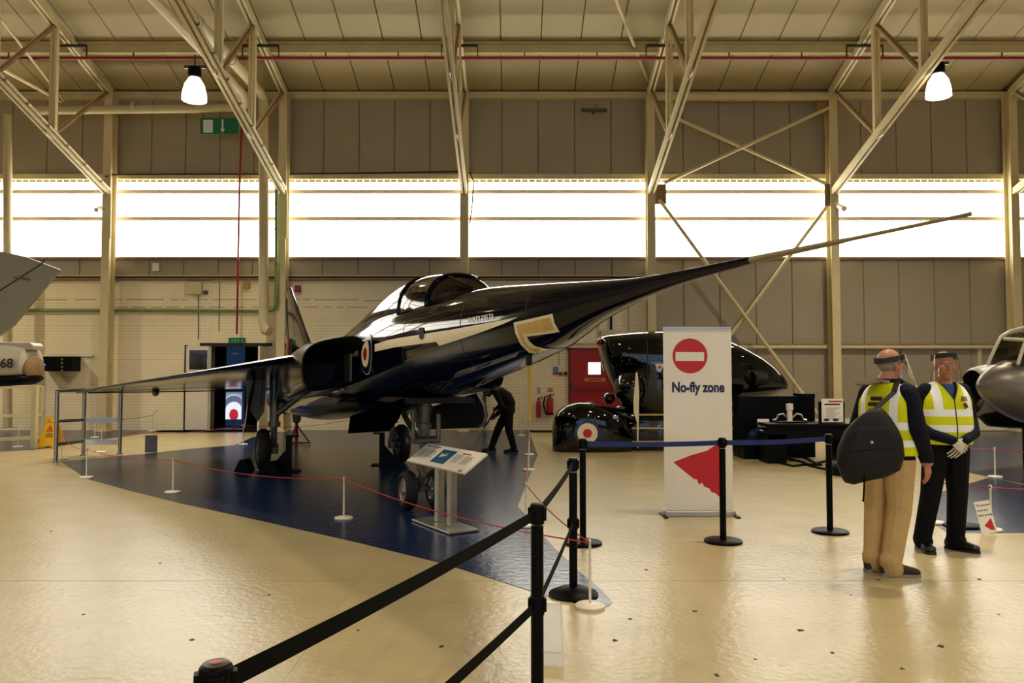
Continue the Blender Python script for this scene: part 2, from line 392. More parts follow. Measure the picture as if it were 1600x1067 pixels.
for px in ((985,967),(960,1000),(1372,906),(1250,985),(1330,930),(1470,1010),(1180,1030),(1085,955),(1560,960),(1120,1055),(690,1010),(420,930),(250,880),(130,960),(560,985),(1010,890),(1225,905),(1410,1045),(300,1000),(80,830),(1300,1020),(1530,905)):
    p = fl(*px); q = rs_.uniform(.008, .02); a0 = rs_.uniform(0, 6)
    b.prism([(p.x+q*rs_.uniform(.5, 1.4)*math.cos(a0+k*PI/3.5), p.y+q*rs_.uniform(.5, 1.6)*math.sin(a0+k*PI/3.5)) for k in range(7)], .002, z0=.0002)
tag(b.build('floor_speck', M_dark, floor), None, None, None, 'stuff')
# wind bracing in the bay right of the banner
def gtube(name, p, q, r, label, cat, m=M_steel, group=None): 
    return tag(MB().tube([p, q], r, 10).build(name, m, smooth=True), label, cat, group)
Yb = 21.25
br = thing('wind_bracing', 'crossed steel bracing rods and plates between two columns beyond the banner', 'bracing', (COLX[4], Yb, 0))
for p, q in (((1038,286),(1296,168)), ((1046,180),(1300,292)), ((1030,312),(1296,672)), ((1300,312),(1030,672))):
    off = .06 if p[0] > 1040 else -.06
    b = MB(); b.tube([at(p[0], p[1], Yb+off), at(q[0], q[1], Yb+off)], .05, 10); b.build('brace', M_steel, br, smooth=True, w=True)
for (x0, x1, y0, y1) in ((1022,1041,288,319), (1288,1309,288,322), (1276,1300,160,178)):
    p = at(x0, y0, Yb-.03); q = at(x1, y1, Yb-.03); b = MB(); b.bb((p.x, Yb-.05, q.z), (q.x, Yb-.02, p.z)); b.build('gusset', M_steel_d, br, w=True)
b = MB(); b.bb((COLX[4], Yb-.1, zw(166)), (COLX[5], Yb+.05, zw(157))); b.build('tie_beam', M_steel, br, w=True)
b = MB(); b.bb((BX1, WY-.2, ZG-.06), (XR, WY-.03, ZG+.03)); b.mat(1).bb((BX1, WY-.21, ZG+.03), (XR, WY-.03, ZG+.06))
tag(b.build('trim_6', [M_steel, M_steel_d]), 'horizontal rail across the grey wall panels behind the two men', None, None, 'structure')
for x in (1527, 1416): 
    p = at(x, 541, WY); 
b = MB().bb((px2x(1524, WY), WY-.1, .3), (px2x(1530, WY), WY-.03, ZG-.06)); tag(b.build('trim_7', M_steel), 'thin upright post below the wall rail', None, None, 'structure')
gtube('roof_brace', at(955, -20, 17.5), at(1012, 125, 21.1), .045, 'thin diagonal roof rod running to the fifth column', 'rod')
gtube('roof_brace', at(-30, -10, 16.5), at(100, 158, 21.1), .03, 'slim diagonal roof rod near the second truss', 'rod')
gtube('roof_brace', at(-20, 95, 18), at(95, 158, 21.1), .05, 'stout diagonal strut meeting the eaves by the second column', 'rod')
gtube('roof_brace', at(1690, 40, 19), at(1588, 148, 21.1), .07, 'sloping cream strut at the seventh column top', 'rod')

# ------------------------------------------------------------------ pipes
pz = at(800, 91, 19.2).z
sp = thing('sprinkler_pipe', 'long thin red sprinkler pipe slung under the roof', 'pipe', (0, 19.2, pz))
b = MB(); b.tube([(XL, 19.2, pz), (XR, 19.2, pz)], .045, 8); b.build('pipe', M_red, sp, smooth=True, w=True)
for x in COLX[:7]:
    b = MB(); b.bb((x-.45, 19.15, pz+.28), (x+.45, 19.21, pz+.33))
    for s in (-.45, .45): b.bb((x+s-.012, 19.17, pz-.03), (x+s+.012, 19.2, pz+.3))
    b.build('hanger', M_dark, sp, w=True)
    b = MB(); b.bb((x+1.6, 19.18, pz+.03), (x+1.63, 19.21, pz+.14)); b.bb((x+3.4, 19.18, pz+.03), (x+3.43, 19.21, pz+.14)); b.build('sprinkler_head', M_metal_d, sp, w=True)
Yp = 21.05
pts = [at(335, 97, 19.2), at(360, 146, 20.9), at(378, 147, Yp), at(378, 190, Yp), at(374, 300, Yp), at(370, 522, Yp)]
tag(MB().tube(pts, .028, 8).build('drop_pipe', M_red, smooth=True), 'red pipe dropping from the roof to above the double doors', 'pipe')
d0 = at(412, 150, 21.0)
pts = [(d0.x, 10, d0.z), (d0.x, 20.6, d0.z), (d0.x, 20.9, d0.z-.06), (d0.x, 21.0, d0.z-.3), at(412, 480, 21.0), at(412, 505, 21.0), at(415, 516, 20.95), at(421, 518, 20.9)]
dt = thing('flue_pipe', 'fat cream flue pipe running down the wall beside the third column', 'pipe', (d0.x, 21, 0))
MB().tube(pts, .13, 16).build('pipe', M_pipe, dt, smooth=True, w=True)
for y in (12.5, 14.5, 16.5, 18.5): MB().tube([(d0.x, y, d0.z), (d0.x, y+.1, d0.z)], .145, 16).build('collar', M_pipe, dt, smooth=True, w=True)
e0 = at(385, 168, 20.7); 
pts = [(e0.x+.05, 10, e0.z+.3), (e0.x+.05, 20.2, e0.z+.22), (e0.x, 20.6, e0.z+.05), at(380, 168, 20.75), at(300, 170, 20.75), at(40, 173, 20.75)]
et = thing('duct_pipe', 'cream duct pipe turning along the wall under the eaves', 'pipe', (e0.x, 20.7, 0))
MB().tube(pts, .11, 14).build('pipe', M_pipe, et, smooth=True, w=True)
q = at(210, 168, 20.75); MB().tube([(q.x-.05, q.y, q.z), (q.x+.05, q.y, q.z)], .14, 14).build('collar', M_pipe, et, smooth=True, w=True)
gtube('down_pipe', at(12, 180, 21.0), at(12, 668, 21.0), .11, 'round cream downpipe at the wall end beside the grey tailplane', 'pipe', M_pipe)
g0 = at(432, 290, 20.95)
pts = [at(-60, 485, WY-.1), at(250, 485, WY-.1), at(415, 486, WY-.12), at(428, 484, 21.1), at(431, 476, 21.0), at(432, 400, 20.98), g0]
gp = thing('green_pipe', 'green pipe along the brick wall that climbs the third column', 'pipe', (pts[0].x, WY-.1, 0))
MB().tube(pts, .045, 10).build('pipe', M_green, gp, smooth=True, w=True)
for y in (320, 360, 414, 465): 
    p = at(432, y, 20.98); MB().tube([p, p+Vector((0,0,.05))], .055, 10).build('clip', M_steel_d, gp, smooth=True, w=True)
cb = [at(165, 276, 21.0), at(175, 273, 21.35), at(300, 272, 21.5), at(440, 272, 21.5), at(600, 270, 21.5), at(712, 268, 21.45), at(735, 270, 21.4), at(740, 285, 21.4), at(738, 320, 21.4), at(734, 350, 21.4)]
tag(MB().tube(cb, .018, 6).build('power_cable', M_black), 'black cable draped along the top of the glazing', 'cable')
# ------------------------------------------------------------------ the delta jet (local: x forward, y to port, z up)
M_hull = mat('navy_gloss_paint', '#030512', .06, var=.15, scale=1.2, bump=.05, bscale=2.2, spec=.3)
M_hull2 = mat('navy_wing_paint', '#040610', .14, var=.15, scale=1.2, bump=.03, bscale=3, spec=.18)
M_cream = mat('cream_marking', '#e8dab4', .3, var=.03)
M_gold = mat('gold_marking', '#c9a866', .3, var=.08, scale=12)
M_rblue = mat('roundel_blue', '#0d1236', .2, var=.05)
M_rred = mat('roundel_red', '#b01018', .3, var=.05)
M_steelgear = mat('gear_grey_paint', '#6f695d', .35, metal=.3, var=.15, scale=9)
M_probe = mat('probe_bronze', '#8d7c58', .38, metal=.35, var=.15, scale=20)
M_bay = mat('dark_bay', '#0a0a0c', .7, var=.3, scale=6)
M_wglass = glass('windscreen_glass', (.93, .92, .86), .04)
M_cglass = mat('canopy_dark_glass', '#0a0907', .05, var=.1, coat=1)
M_door = mat('navy_satin_door', '#020308', .5, var=.1, spec=0)
HX, HY, HA = -1.06, 9.2, R(-65.2)
jet = thing('delta_jet', 'glossy dark blue delta-winged jet with long needle nose and cream stripe', 'aircraft', (HX, HY, 0), HA)
fx, fy = math.cos(HA), math.sin(HA); stx, sty = fy, -fx           # starboard
KS = [5.56, 5.0, 4.58, 4.02, 3.3, 2.05, 1, 0, -1, -2, -3.5, -5.85, -8, -9.6, -10.2]
f_top = pchip(KS, [2.19, 2.187, 2.19, 2.225, 2.28, 2.36, 2.37, 2.36, 2.29, 2.2, 2.08, 1.93, 1.79, 1.70, 1.62])
f_bot = pchip(KS, [2.15, 2.11, 2.055, 1.95, 1.75, 1.53, 1.37, 1.22, 1.05, .96, .86, .72, .70, .76, .88])
f_w = pchip(KS, [.02, .038, .068, .14, .27, .43, .52, .58, .61, .63, .64, .61, .55, .48, .40])
NE = 2.38
def ring(s, n=40, k=1.0):
    zc = (f_top(s)+f_bot(s))/2; h = (f_top(s)-f_bot(s))/2; w = f_w(s); out = []
    for j in range(n):
        t = 2*PI*j/n; cs, sn = math.cos(t), math.sin(t)
        out.append((s, -k*w*math.copysign(abs(cs)**(2/NE), cs), zc+k*h*math.copysign(abs(sn)**(2/NE), sn)))
    return out
def side(s, z):
    zc = (f_top(s)+f_bot(s))/2; h = (f_top(s)-f_bot(s))/2
    u = min(abs((z-zc)/h), .995); return f_w(s)*(1-u**NE)**(1/NE)
def fuspix(x, y):
    a, b, c = ray(x, y); k = a/b; r = .4
    for _ in range(14):
        s = (k*(HY+sty*r)-HX-stx*r)/(fx-k*fy); Y = HY+fy*s+sty*r; z = CAMZ+Y*c/b
        r = .5*r+.5*side(min(max(s, -9), 5.5), z)
    return s, z
b = MB(); ss = [5.56]+[5.45-.18*i for i in range(87)]; b.loft([ring(s) for s in ss]); b.build('fuselage', M_hull, jet, smooth=60)
def decal(px, m, name, off=.004, parent=jet, cuts=4, flat=None):
    bm = bmesh.new(); vsx = [bm.verts.new((x, y, 0)) for x, y in px]; bm.faces.new(vsx)
    bm.normal_update(); bmesh.ops.triangulate(bm, faces=bm.faces[:])
    for _ in range(cuts):
        le = [e for e in bm.edges if e.calc_length() > 7]
        if not le: break
        bmesh.ops.subdivide_edges(bm, edges=le, cuts=1); bmesh.ops.triangulate(bm, faces=bm.faces[:])
    return _decal_bm(bm, m, name, off, parent)
def _decal_bm(bm, m, name, off, parent):
    for v in bm.verts:
        s, z = fuspix(v.co.x, v.co.y); r = side(s, z)
        zc = (f_top(s)+f_bot(s))/2; h = (f_top(s)-f_bot(s))/2; w = f_w(s)
        nz = ((abs(z-zc)/h)**(NE-1))/h*math.copysign(1, z-zc); ny = ((r/w)**(NE-1))/w; l = math.hypot(nz, ny)
        v.co = (s, -r-off*ny/l, z+off*nz/l)
    me = D.meshes.new(name); bmesh.ops.recalc_face_normals(bm, faces=bm.faces[:]); bm.to_mesh(me); bm.free(); me.materials.append(m)
    me.polygons.foreach_set('use_smooth', [True]*len(me.polygons))
    return put(name, me, parent)
stripe_t = [(586,538),(606,531.5),(630,527),(656,523),(679,519),(703,515.5),(727,511),(755,506),(784,500.5),(810,495.5)]
stripe_b = [(786,506.5),(755,518),(727,527.5),(705,534.5),(687,540),(682,534),(652,538),(632,540.5),(615,543),(586,549.5)]
decal(stripe_t+stripe_b, M_cream, 'cheat_stripe', cuts=5)
for nm, P in (('nose_marking', [(803,504),(834,497),(864,490),(867,504),(875,518),(850,522),(823.5,525.5),(828,533),(836,540),(856,545),(843,552.5),(827,550.5),(814,538),(806,521)]),):
    decal(P, M_cream, nm, .004, cuts=5)
decal([(808,508),(834,502),(860,495.5),(862,504),(867,514),(845,518),(815.5,522),(821,535),(830,543.5),(844,546),(840,549),(830,547),(818,536),(810.5,520)], M_gold, 'nose_marking_gold', .007, cuts=5)
# roundel, built flat rings on the side
rs, rz_ = fuspix(572, 553)
for k, (rad, m, nm) in enumerate(((.243, M_cream, 'roundel_rim'), (.232, M_rblue, 'roundel_blue'), (.155, M_cream, 'roundel_white'), (.074, M_rred, 'roundel_red'))):
    b = MB(); rings = []
    for i in range(9):
        q = rad*max(i, .05)/8; rings.append([(rs+q*math.cos(2*PI*j/40), -side(rs+q*math.cos(2*PI*j/40), rz_+q*math.sin(2*PI*j/40))-.006-.003*k, rz_+q*math.sin(2*PI*j/40)) for j in range(40)])
    b.loft(rings, caps=False); b.build(nm, m, jet, smooth=True)
decal([(544,552),(560,547.5),(560,556),(543,560)], M_cream, 'stripe_stub', .005)
# lettering along the nose
tb = text_mb('FAIREY DELTA', 10.5, Matrix.Identity(4), 0, .2)
bm = bmesh.new(); vv = [bm.verts.new(v) for v in tb.v]
for f in tb.f:
    try: bm.faces.new([vv[i] for i in f])
    except ValueError: pass
wmax = max(v.co.x for v in bm.verts)
for v in bm.verts:
    u = v.co.x/wmax; yy = v.co.y; v.co = (731.5+u*41+yy*.05, 504.6-u*7.4-yy*1.05, 0)
_decal_bm(bm, mat('white_lettering', '#fffaf0', .6, var=0), 'lettering', .006, jet)
decal([(655,513),(662,511.5),(664,526),(661,531),(656.5,529)], M_bay, 'access_vent', .008)
# panel joints around the hull
for s in (4.45, 3.35, 2.3, .95, -.25):
    b = MB(); rg = [Vector(p) for p in ring(s, 48, 1.0)]; b.loft([[Vector((s-.006, p.y*1.002, p.z)) for p in rg], [Vector((s+.006, p.y*1.002, p.z)) for p in rg]], caps=False)
    b.build('panel_joint', M_bay, jet, smooth=True)
# dorsal hump, canopy, windscreen
hz = pchip([1.95, 1.82, 1.54, 1.22, .9, .6, .16, -.4, -.88, -2, -3.5, -6], [2.345, 2.395, 2.49, 2.58, 2.625, 2.645, 2.635, 2.58, 2.51, 2.345, 2.16, 1.85])
hw = pchip([1.95, 1.6, 1.2, .6, 0, -1, -2.2, -3.6, -6], [.12, .28, .36, .41, .42, .40, .34, .26, .15])
def hring(s, n=20, k=1.0):
    zb = f_top(s)-.16; w = hw(s)*k; zt = hz(s)*1+(k-1)*.4
    return [(s, -w*math.copysign(abs(math.cos(PI*j/n))**.8, math.cos(PI*j/n)), zb+(zt-zb)*math.sin(PI*j/n)**.85) for j in range(n+1)]
def hpart(name, s0, s1, m, n, j0=0, j1=20, k=1.0):
    b = MB(); b.loft([hring(s0+(s1-s0)*i/n, 20, k)[j0:j1+1] for i in range(n+1)], caps=False, closed=False); return b.build(name, m, jet, smooth=60)
hpart('dorsal_spine', -6, .45, M_hull, 30)
hpart('canopy', .45, 1.24, M_cglass, 8)
hpart('canopy_rail', .40, 1.24, M_hull, 8, 0, 3, 1.012); hpart('canopy_rail', .40, 1.24, M_hull, 8, 17, 20, 1.012)
hpart('windscreen', 1.24, 1.94, M_wglass, 8)
def hbar(name, pts, r): 
    b = MB(); b.tube(pts, r, 8); return b.build(name, M_hull, jet, smooth=True)
hbar('windscreen_arch', hring(1.24, 20, 1.01), .028); hbar('canopy_frame', hring(.45, 20, 1.01), .022)
hbar('windscreen_frame', [hring(1.24+.7*i/6)[8] for i in range(7)], .014); hbar('windscreen_frame', [hring(1.24+.7*i/6)[12] for i in range(7)], .014)
hbar('windscreen_frame', [hring(1.24+.7*i/6, 20, 1.0)[0] for i in range(7)], .02); hbar('windscreen_frame', [hring(1.24+.7*i/6)[20] for i in range(7)], .02)
b = MB(); b.bb((.5, -.24, 2.2), (1.6, .24, 2.37)); b.build('cockpit_coaming', M_bay, jet)
b = MB(); b.bb((.55, -.16, 2.3), (.75, .16, 2.56)); b.ell((.66, 0, 2.5), (.09, .11, .1)); b.build('ejection_seat', M_bay, jet, smooth=True)
# probe
b = MB(); p0 = Vector((5.52, 0, 2.17)); p1 = Vector((6.79, 0, 2.19))
b.tube([p0, p0.lerp(p1, .25), p0.lerp(p1, .5), p0.lerp(p1, .55), p0.lerp(p1, .97), p1], [.021, .0165, .0125, .0095, .008, .0095], 10); b.build('pitot_probe', M_probe, jet, smooth=60)
# wings
def wz(s, r): return 1.80+.075*(s+1)-.027*(r-1.15)
def wing(sg):
    b = MB(); rings = []
    for r, s0, s1, th in ((.45, -1.0, -8.3, .24), (1.0, -1.05, -8.3, .22), (1.3, -1.37, -8.3, .2), (2.0, -2.87, -8.25, .15), (3.1, -5.25, -8.2, .09), (3.95, -7.08, -8.15, .045), (4.1, -7.5, -8.12, .03)):
        up, lo = [], []
        for i in range(13):
            u = (1-math.cos(PI*i/12))/2; s = s0+(s1-s0)*u; t = th*1.9*(math.sqrt(max(u, 0))*(1-u)*.95+.0)*.62+.004
            up.append((s, -sg*r, wz(s, r)+t)); lo.append((s, -sg*r, wz(s, r)-t))
        rings.append(up+lo[::-1][1:-1])
    b.loft(rings); o = b.build('wing', M_hull2, jet, smooth=50)
    # hinge fairing and control joint
    c = (-7.2, -sg*2.78); z = wz(*[c[0], 2.78]); f = MB(); f.ell((c[0]-.3, c[1], z-.07), (.34, .07, .09)); f.build('hinge_fairing', M_metal_d, o, smooth=True)
    f = MB(); f.bar((-7.5, -sg*.9, wz(-7.5, .9)-.085), (-7.5, -sg*3.9, wz(-7.5, 3.9)-.03), .02, .02); f.build('hinge_line', M_bay, o)
    return o
wing(1); wing(-1)
# wing-root intakes
def intake(sg):
    b = MB(); n = 28
    def rg(s, ri, ro, zt, zb, k=1.0):
        cy = (ri+ro)/2; cz = (zt+zb)/2; out = []
        for j in range(n):
            t = 2*PI*j/n; cs, sn = math.cos(t), math.sin(t)
            y = cy+k*(ro-ri)/2*math.copysign(abs(cs)**.6, cs); z = cz+k*(zt-zb)/2*math.copysign(abs(sn)**.6, sn)
            out.append((s+.04*(-cs), -sg*y, z-(y-.9)*.22))
        return out
    SB = -.48
    b.loft([rg(-5, .2, .9, 1.66, 1.12), rg(-3.6, .3, 1.1, 1.80, 1.16), rg(-2.0, .42, 1.24, 1.95, 1.24), rg(-1.1, .5, 1.29, 2.0, 1.33), rg(SB, .56, 1.29, 1.99, 1.40)], caps=False)
    o = b.build('intake_duct', M_hull2, jet, smooth=50)
    b = MB(); b.loft([rg(SB, .56, 1.29, 1.99, 1.40), rg(SB+.03, .57, 1.275, 1.975, 1.415)], caps=False); b.build('intake_lip', M_hull, o, smooth=True)
    b = MB(); b.loft([rg(SB+.02, .575, 1.27, 1.97, 1.42), rg(SB-1.2, .65, 1.2, 1.85, 1.4)], caps=False); b.add(rg(SB-1.2, .65, 1.2, 1.85, 1.4), [tuple(range(n))]); b.build('intake_throat', M_bay, o, smooth=True)
    b = MB(); b.bb((SB-.3, -sg*.72-.012, 1.47), (SB+.0, -sg*.72+.012, 1.8)); b.build('splitter_plate', M_metal_d, o)
intake(1); intake(-1)
# fin and rudder
def fin():
    b = MB(); rings = []
    for z, s0, s1, th in ((1.62, -5.9, -10.2, .16), (2.5, -7.6, -10.3, .1), (3.52, -9.4, -10.4, .04)):
        P = []; Q = []
        for i in range(11):
            u = i/10; s = s0+(s1-s0)*u; t = th*(math.sqrt(u)*(1-u)*1.3)+.003; P.append((s, t, z)); Q.append((s, -t, z))
        rings.append(P+Q[::-1][1:-1])
    b.loft(rings); o = b.build('tail_fin', M_hull, jet, smooth=50)
    MB().bar((-9.5, -.055, 1.9), (-9.95, -.03, 3.3), .02, .02).build('rudder_line', M_bay, o)
    MB().bb((-9.45, -.09, 1.75), (-9.3, -.05, 2.35)).build('fin_flash', mat('orange_red_marking', '#b4552c', .5), o)
fin()
b = MB(); b.lathe([(.44, 0), (.40, .22), (.36, .25), (.30, .05), (.02, .04)], 28, Matrix.Translation((-10.1, 0, 1.25)) @ Matrix.Rotation(-PI/2, 4, 'Y')); b.build('jet_nozzle', M_metal_d, jet, smooth=True)
# ventral tail cover in blue cloth
b = MB(); b.ell((-9.3, -.1, 1.0), (1.1, .42, .34), 20, 12); b.build('tail_cover', mat('blue_cover_cloth', '#1c3350', .7, var=.15), jet, smooth=True)
# nose gear
def wheel(name, c, rad, wd, parent, axis='Y', disc=M_metal):
    A = Matrix.Translation(c) @ Matrix.Rotation(PI/2, 4, 'X')
    h = wd/2; b = MB()
    b.lathe([(rad*.6, -h*.7), (rad*.75, -h), (rad*.9, -h*.85), (rad, -h*.35), (rad, h*.35), (rad*.9, h*.85), (rad*.75, h), (rad*.6, h*.7)], 32, A); o = b.build(name, M_rubber, parent, smooth=50)
    for s in (-1, 1):
        b = MB(); b.lathe([(rad*.62, s*h*.72), (rad*.55, s*h*.9), (rad*.42, s*h*.6), (rad*.3, s*h*.62), (rad*.26, s*h*.95), (rad*.02, s*h*1.0)], 24, A)
        for k in range(6):
            t = 2*PI*k/6; b.box(A @ Vector((rad*.44*math.cos(t), rad*.44*math.sin(t), s*h*.66)), (.03*rad/.3, .03, .03*rad/.3))
        b.build('hub', disc, o, smooth=40)
    return o
ng = MB(); ng.tube([(.14, 0, 1.3), (.08, 0, .78)], [.075, .07], 16); ng.tube([(.10, 0, 1.0), (.095, 0, .94)], [.092, .092], 16); ng.tube([(.125, 0, 1.2), (.12, 0, 1.15)], [.09, .09], 16); ng.tube([(.085, 0, .82), (.08, 0, .76)], [.1, .1], 16)
ng.build('nose_gear_leg', M_steelgear, jet, smooth=40)
b = MB(); b.tube([(.08, 0, .78), (.04, 0, .3)], .045, 12); b.tube([(.06, 0, .52), (.055, 0, .44)], .07, 12); b.tube([(.05, 0, .36), (.05, 0, .3)], .075, 12); b.tube([(.03, -.24, .225), (.03, .24, .225)], .03, 10); b.tube([(.04, 0, .32), (.03, 0, .2)], .05, 10); b.build('oleo_strut', M_steelgear, jet, smooth=40)
b = MB(); b.tube([(.09, -.06, .78), (-.55, -.12, 1.2)], .035, 10); b.tube([(.09, .06, .78), (-.55, .12, 1.2)], .035, 10); b.tube([(.2, -.16, .78), (.18, -.16, 1.15)], .025, 8); b.tube([(.2, .14, .78), (.2, .14, 1.1)], .03, 8)
b.tube([(.08, -.2, .8), (.08, .2, .8)], .04, 10); b.tube([(.2, -.17, .8), (.2, .16, .8)], .035, 10); b.build('drag_brace', M_steelgear, jet, smooth=40)
b = MB(); b.tube([(.1, -.03, .5), (.22, -.03, .4), (.1, -.03, .28)], .02, 8); b.build('torque_link', M_steelgear, jet, smooth=True)
wheel('nose_wheel', (.03, -.17, .225), .225, .15, jet); wheel('nose_wheel', (.03, .17, .225), .225, .15, jet)
b = MB(); b.bb((-1.4, -.4, 1.24), (.7, .4, 1.3)); b.build('gear_bay', M_bay, jet)
def plate(name, pts, th, m, parent, nrm=(0,1,0)):
    n = Vector(nrm)*th/2; V = [Vector(p)+n for p in pts]+[Vector(p)-n for p in pts]; k = len(pts)
    b = MB(); b.add(V, [tuple(range(k)), tuple(range(2*k-1, k-1, -1))]+[(i, k+i, k+(i+1) % k, (i+1) % k) for i in range(k)]); return b.build(name, m, parent)
plate('nose_gear_door', [(-1.62, -.44, 1.0), (-1.5, -.5, .78), (.35, -.5, .93), (.75, -.5, 1.1), (.72, -.44, 1.3), (-.4, -.42, 1.16)], .03, M_door, jet)
arc = [(.72, .42, 1.35), (.80, .47, 1.22), (.78, .5, 1.1), (.66, .52, 1.0), (.5, .52, .95)]
plate('nose_gear_door', arc+[(-1.4, .52, .80), (-1.5, .45, 1.05), (-.4, .42, 1.2)], .03, M_bay, jet)
hb = MB(); hb.tube([(p[0]+.01, p[1]-.02, p[2]) for p in arc], .014, 6); hb.build('door_edge', M_steelgear, jet, smooth=True)
# main gear
def main_gear(sg, s=-4.5, y=1.22):
    Y = -sg*y; zt = wz(s, y)-.05
    b = MB(); b.tube([(s, Y, zt), (s, Y, .75)], [.085, .075], 14); b.tube([(s, Y, .8), (s, Y, .36)], .05, 12); b.tube([(s, Y, .78), (s, Y, .7)], .1, 12); b.tube([(s, Y-.0, .33), (s, Y-sg*.16, .33)], .05, 10); b.tube([(s, Y, .42), (s, Y, .26)], .075, 10)
    o = b.build('main_gear_leg', M_steelgear, jet, smooth=40)
    b = MB(); b.tube([(s+.06, Y, .68), (s+.2, Y, .53), (s+.06, Y, .38)], .025, 8); b.build('torque_link', M_steelgear, o, smooth=True)
    b = MB(); b.tube([(s+.05, Y, .88), (s+.3, Y+sg*.7, zt-.02)], .05, 10); b.tube([(s+.1, Y, 1.15), (s+.5, Y+sg*.1, zt)], .03, 8); b.build('side_brace', M_steelgear, o, smooth=True)
    b = MB(); b.tube([(s-.12, Y-sg*.04, zt), (s-.1, Y-sg*.04, .6)], .02, 8); b.tube([(s+.11, Y, zt), (s+.1, Y, .9), (s+.04, Y, .6)], .014, 6); b.build('hydraulic_line', M_metal, o, smooth=True)
    wheel('main_wheel', (s, Y+sg*.0-sg*.17, .335), .335, .19, jet, disc=M_metal_d)
    plate('main_gear_door', [(s-.45, Y-sg*.34, zt-.02), (s+.3, Y-sg*.34, zt+.02), (s+.22, Y-sg*.42, zt-.35), (s+.05, Y-sg*.44, .72), (s-.2, Y-sg*.44, .66), (s-.38, Y-sg*.4, zt-.3)], .025, M_hull2, o)
    plate('main_gear_door', [(s-.3, Y-sg*.2, zt-.02), (s+.35, Y-sg*.2, zt-.0), (s+.3, Y-sg*.22, zt-.42), (s-.2, Y-sg*.22, zt-.5)], .025, M_metal_d, o)
    plate('main_gear_door', [(s+.1, Y-sg*.14, zt-.02), (s+.12, Y-sg*.46, zt-.03), (s+.05, Y-sg*.44, zt-.4), (s+.0, Y-sg*.26, .78), (s+.03, Y-sg*.16, .95)], .025, M_steelgear, o, (1,0,0))
    plate('main_gear_door', [(s-.6, Y+sg*.72, zt-.1), (s+.5, Y+sg*.72, zt-.02), (s+.4, Y+sg*.66, zt-.42), (s-.5, Y+sg*.66, zt-.5)], .025, M_bay, o)
main_gear(1, -4.5, 1.03); main_gear(-1, -4.6, .98)
s_, z_ = fuspix(828, 556); nb = Vector((s_, -.1, f_bot(s_)))
b = MB(); b.bb((s_-.02, -.12, nb.z-.07), (s_+.02, -.08, nb.z+.08)); b.build('drain_fitting', M_bay, jet)
b = MB(); b.bar((s_, -.1, nb.z-.06), (s_-.06, -.06, nb.z-.52), .02, .006); b.build('streamer', mat('yellow_tape', '#c9a21c', .6), jet)
# ------------------------------------------------------------------ stands under the jet
def stand_red(p):
    t = thing('support_stand', 'red steel tripod stand under the tail of the delta jet', 'stand', p)
    MB().tube([(0,0,0), (0,0,.5)], .035, 10).build('post', M_red, t, smooth=True)
    MB().lathe([(.02,.45),(.09,.52),(.10,.66),(.04,.68)], 16).build('jack_head', M_metal_d, t, smooth=40)
    for k in range(3):
        a = 2*PI*k/3+.3; b = MB(); b.tube([(0,0,.44), (.3*math.cos(a), .3*math.sin(a), .02)], .02, 8); b.build('leg', M_red, t, smooth=True)
        a2 = a+2*PI/3; b = MB(); b.tube([(.29*math.cos(a), .29*math.sin(a), .04), (.29*math.cos(a2), .29*math.sin(a2), .04)], .014, 6); b.build('tie_bar', M_red, t, smooth=True)
stand_red(fl(463, 695))
def bracket(p, h, rz, lab):
    t = thing('trestle_bracket', lab, 'bracket', p, rz)
    b = MB(); b.bb((-.035, -.035, 0), (.05, .035, h)); b.build('post', M_black, t, bevel=.004)
    MB().prism([(.05, .02), (.34, .02), (.05, h*.62)], .02, Matrix.Translation((0, .01, 0)) @ FACE_CAM).build('gusset', M_black, t)
    b = MB(); b.bb((-.16, -.12, 0), (.34, .12, .025)); b.build('foot_plate', M_black, t)
    MB().bb((-.14, -.04, h-.03), (.05, .04, h)).build('ledge', M_black, t)
bracket(fl(596, 727), .56, 0, 'black angled steel bracket standing below the jet belly beside the main wheel')
bracket(fl(452, 737), .58, PI, 'black angled steel bracket standing next to the outboard main wheel of the jet')
b = MB(); 
for sgn in (-1, 1):
    b.prism([(-.12, 0), (.12, 0), (.06, .2), (-.02, .2)], .3, Matrix.Translation((sgn*.34, .15, 0)) @ FACE_CAM)
def chock(px, lab):
    t = tag(MB().prism([(-.13, 0), (.13, 0), (.05, .19), (-.04, .19)], .3, Matrix.Translation((0, .15, 0)) @ FACE_CAM).build('wheel_chock', M_black, bevel=.01), lab, 'chock', 'wheel chocks')
    t.location = fl(*px)
chock((382, 736), 'black wedge chock on the tail side of the main wheel'); chock((424, 740), 'black wedge chock on the nose side of the main wheel')

# ------------------------------------------------------------------ information lectern
lp = Vector((-.69, 8.1, 0))
lt = thing('information_lectern', 'slanted information panel on two silver posts in front of the nose wheels', 'sign', lp, R(-58))
MB().bb((-.43, -.17, .01), (.43, .17, .03)).build('base_plate', M_metal, lt, bevel=.004)
for sx in (-.14, .14):
    MB().bb((sx-.04, -.03, .03), (sx+.04, .05, .66)).build('post', M_metal, lt, bevel=.008)
TM = Matrix.Translation((0, .0, .70)) @ Matrix.Rotation(R(34), 4, 'X')
pw, ph = .65, .155
b = MB(); b.box((0, 0, 0), (2*pw, 2*ph, .022)); b.v = [tuple(TM @ Vector(v)) for v in b.v]; pan = b.build('panel', M_paper, lt, bevel=.003)
def onp(x0, y0, x1, y1, z=.0125, h=.001):
    b = MB(); b.bb((x0*1.3, y0*.62, z), (x1*1.3, y1*.62, z+h)); b.v = [tuple(TM @ Vector(v)) for v in b.v]; return b
M_pic = mat('sky_photo_print', '#2b5a86', .4, var=.5, scale=5)
onp(-.13, -.16, .10, .17).build('photo_print', M_pic, pan)
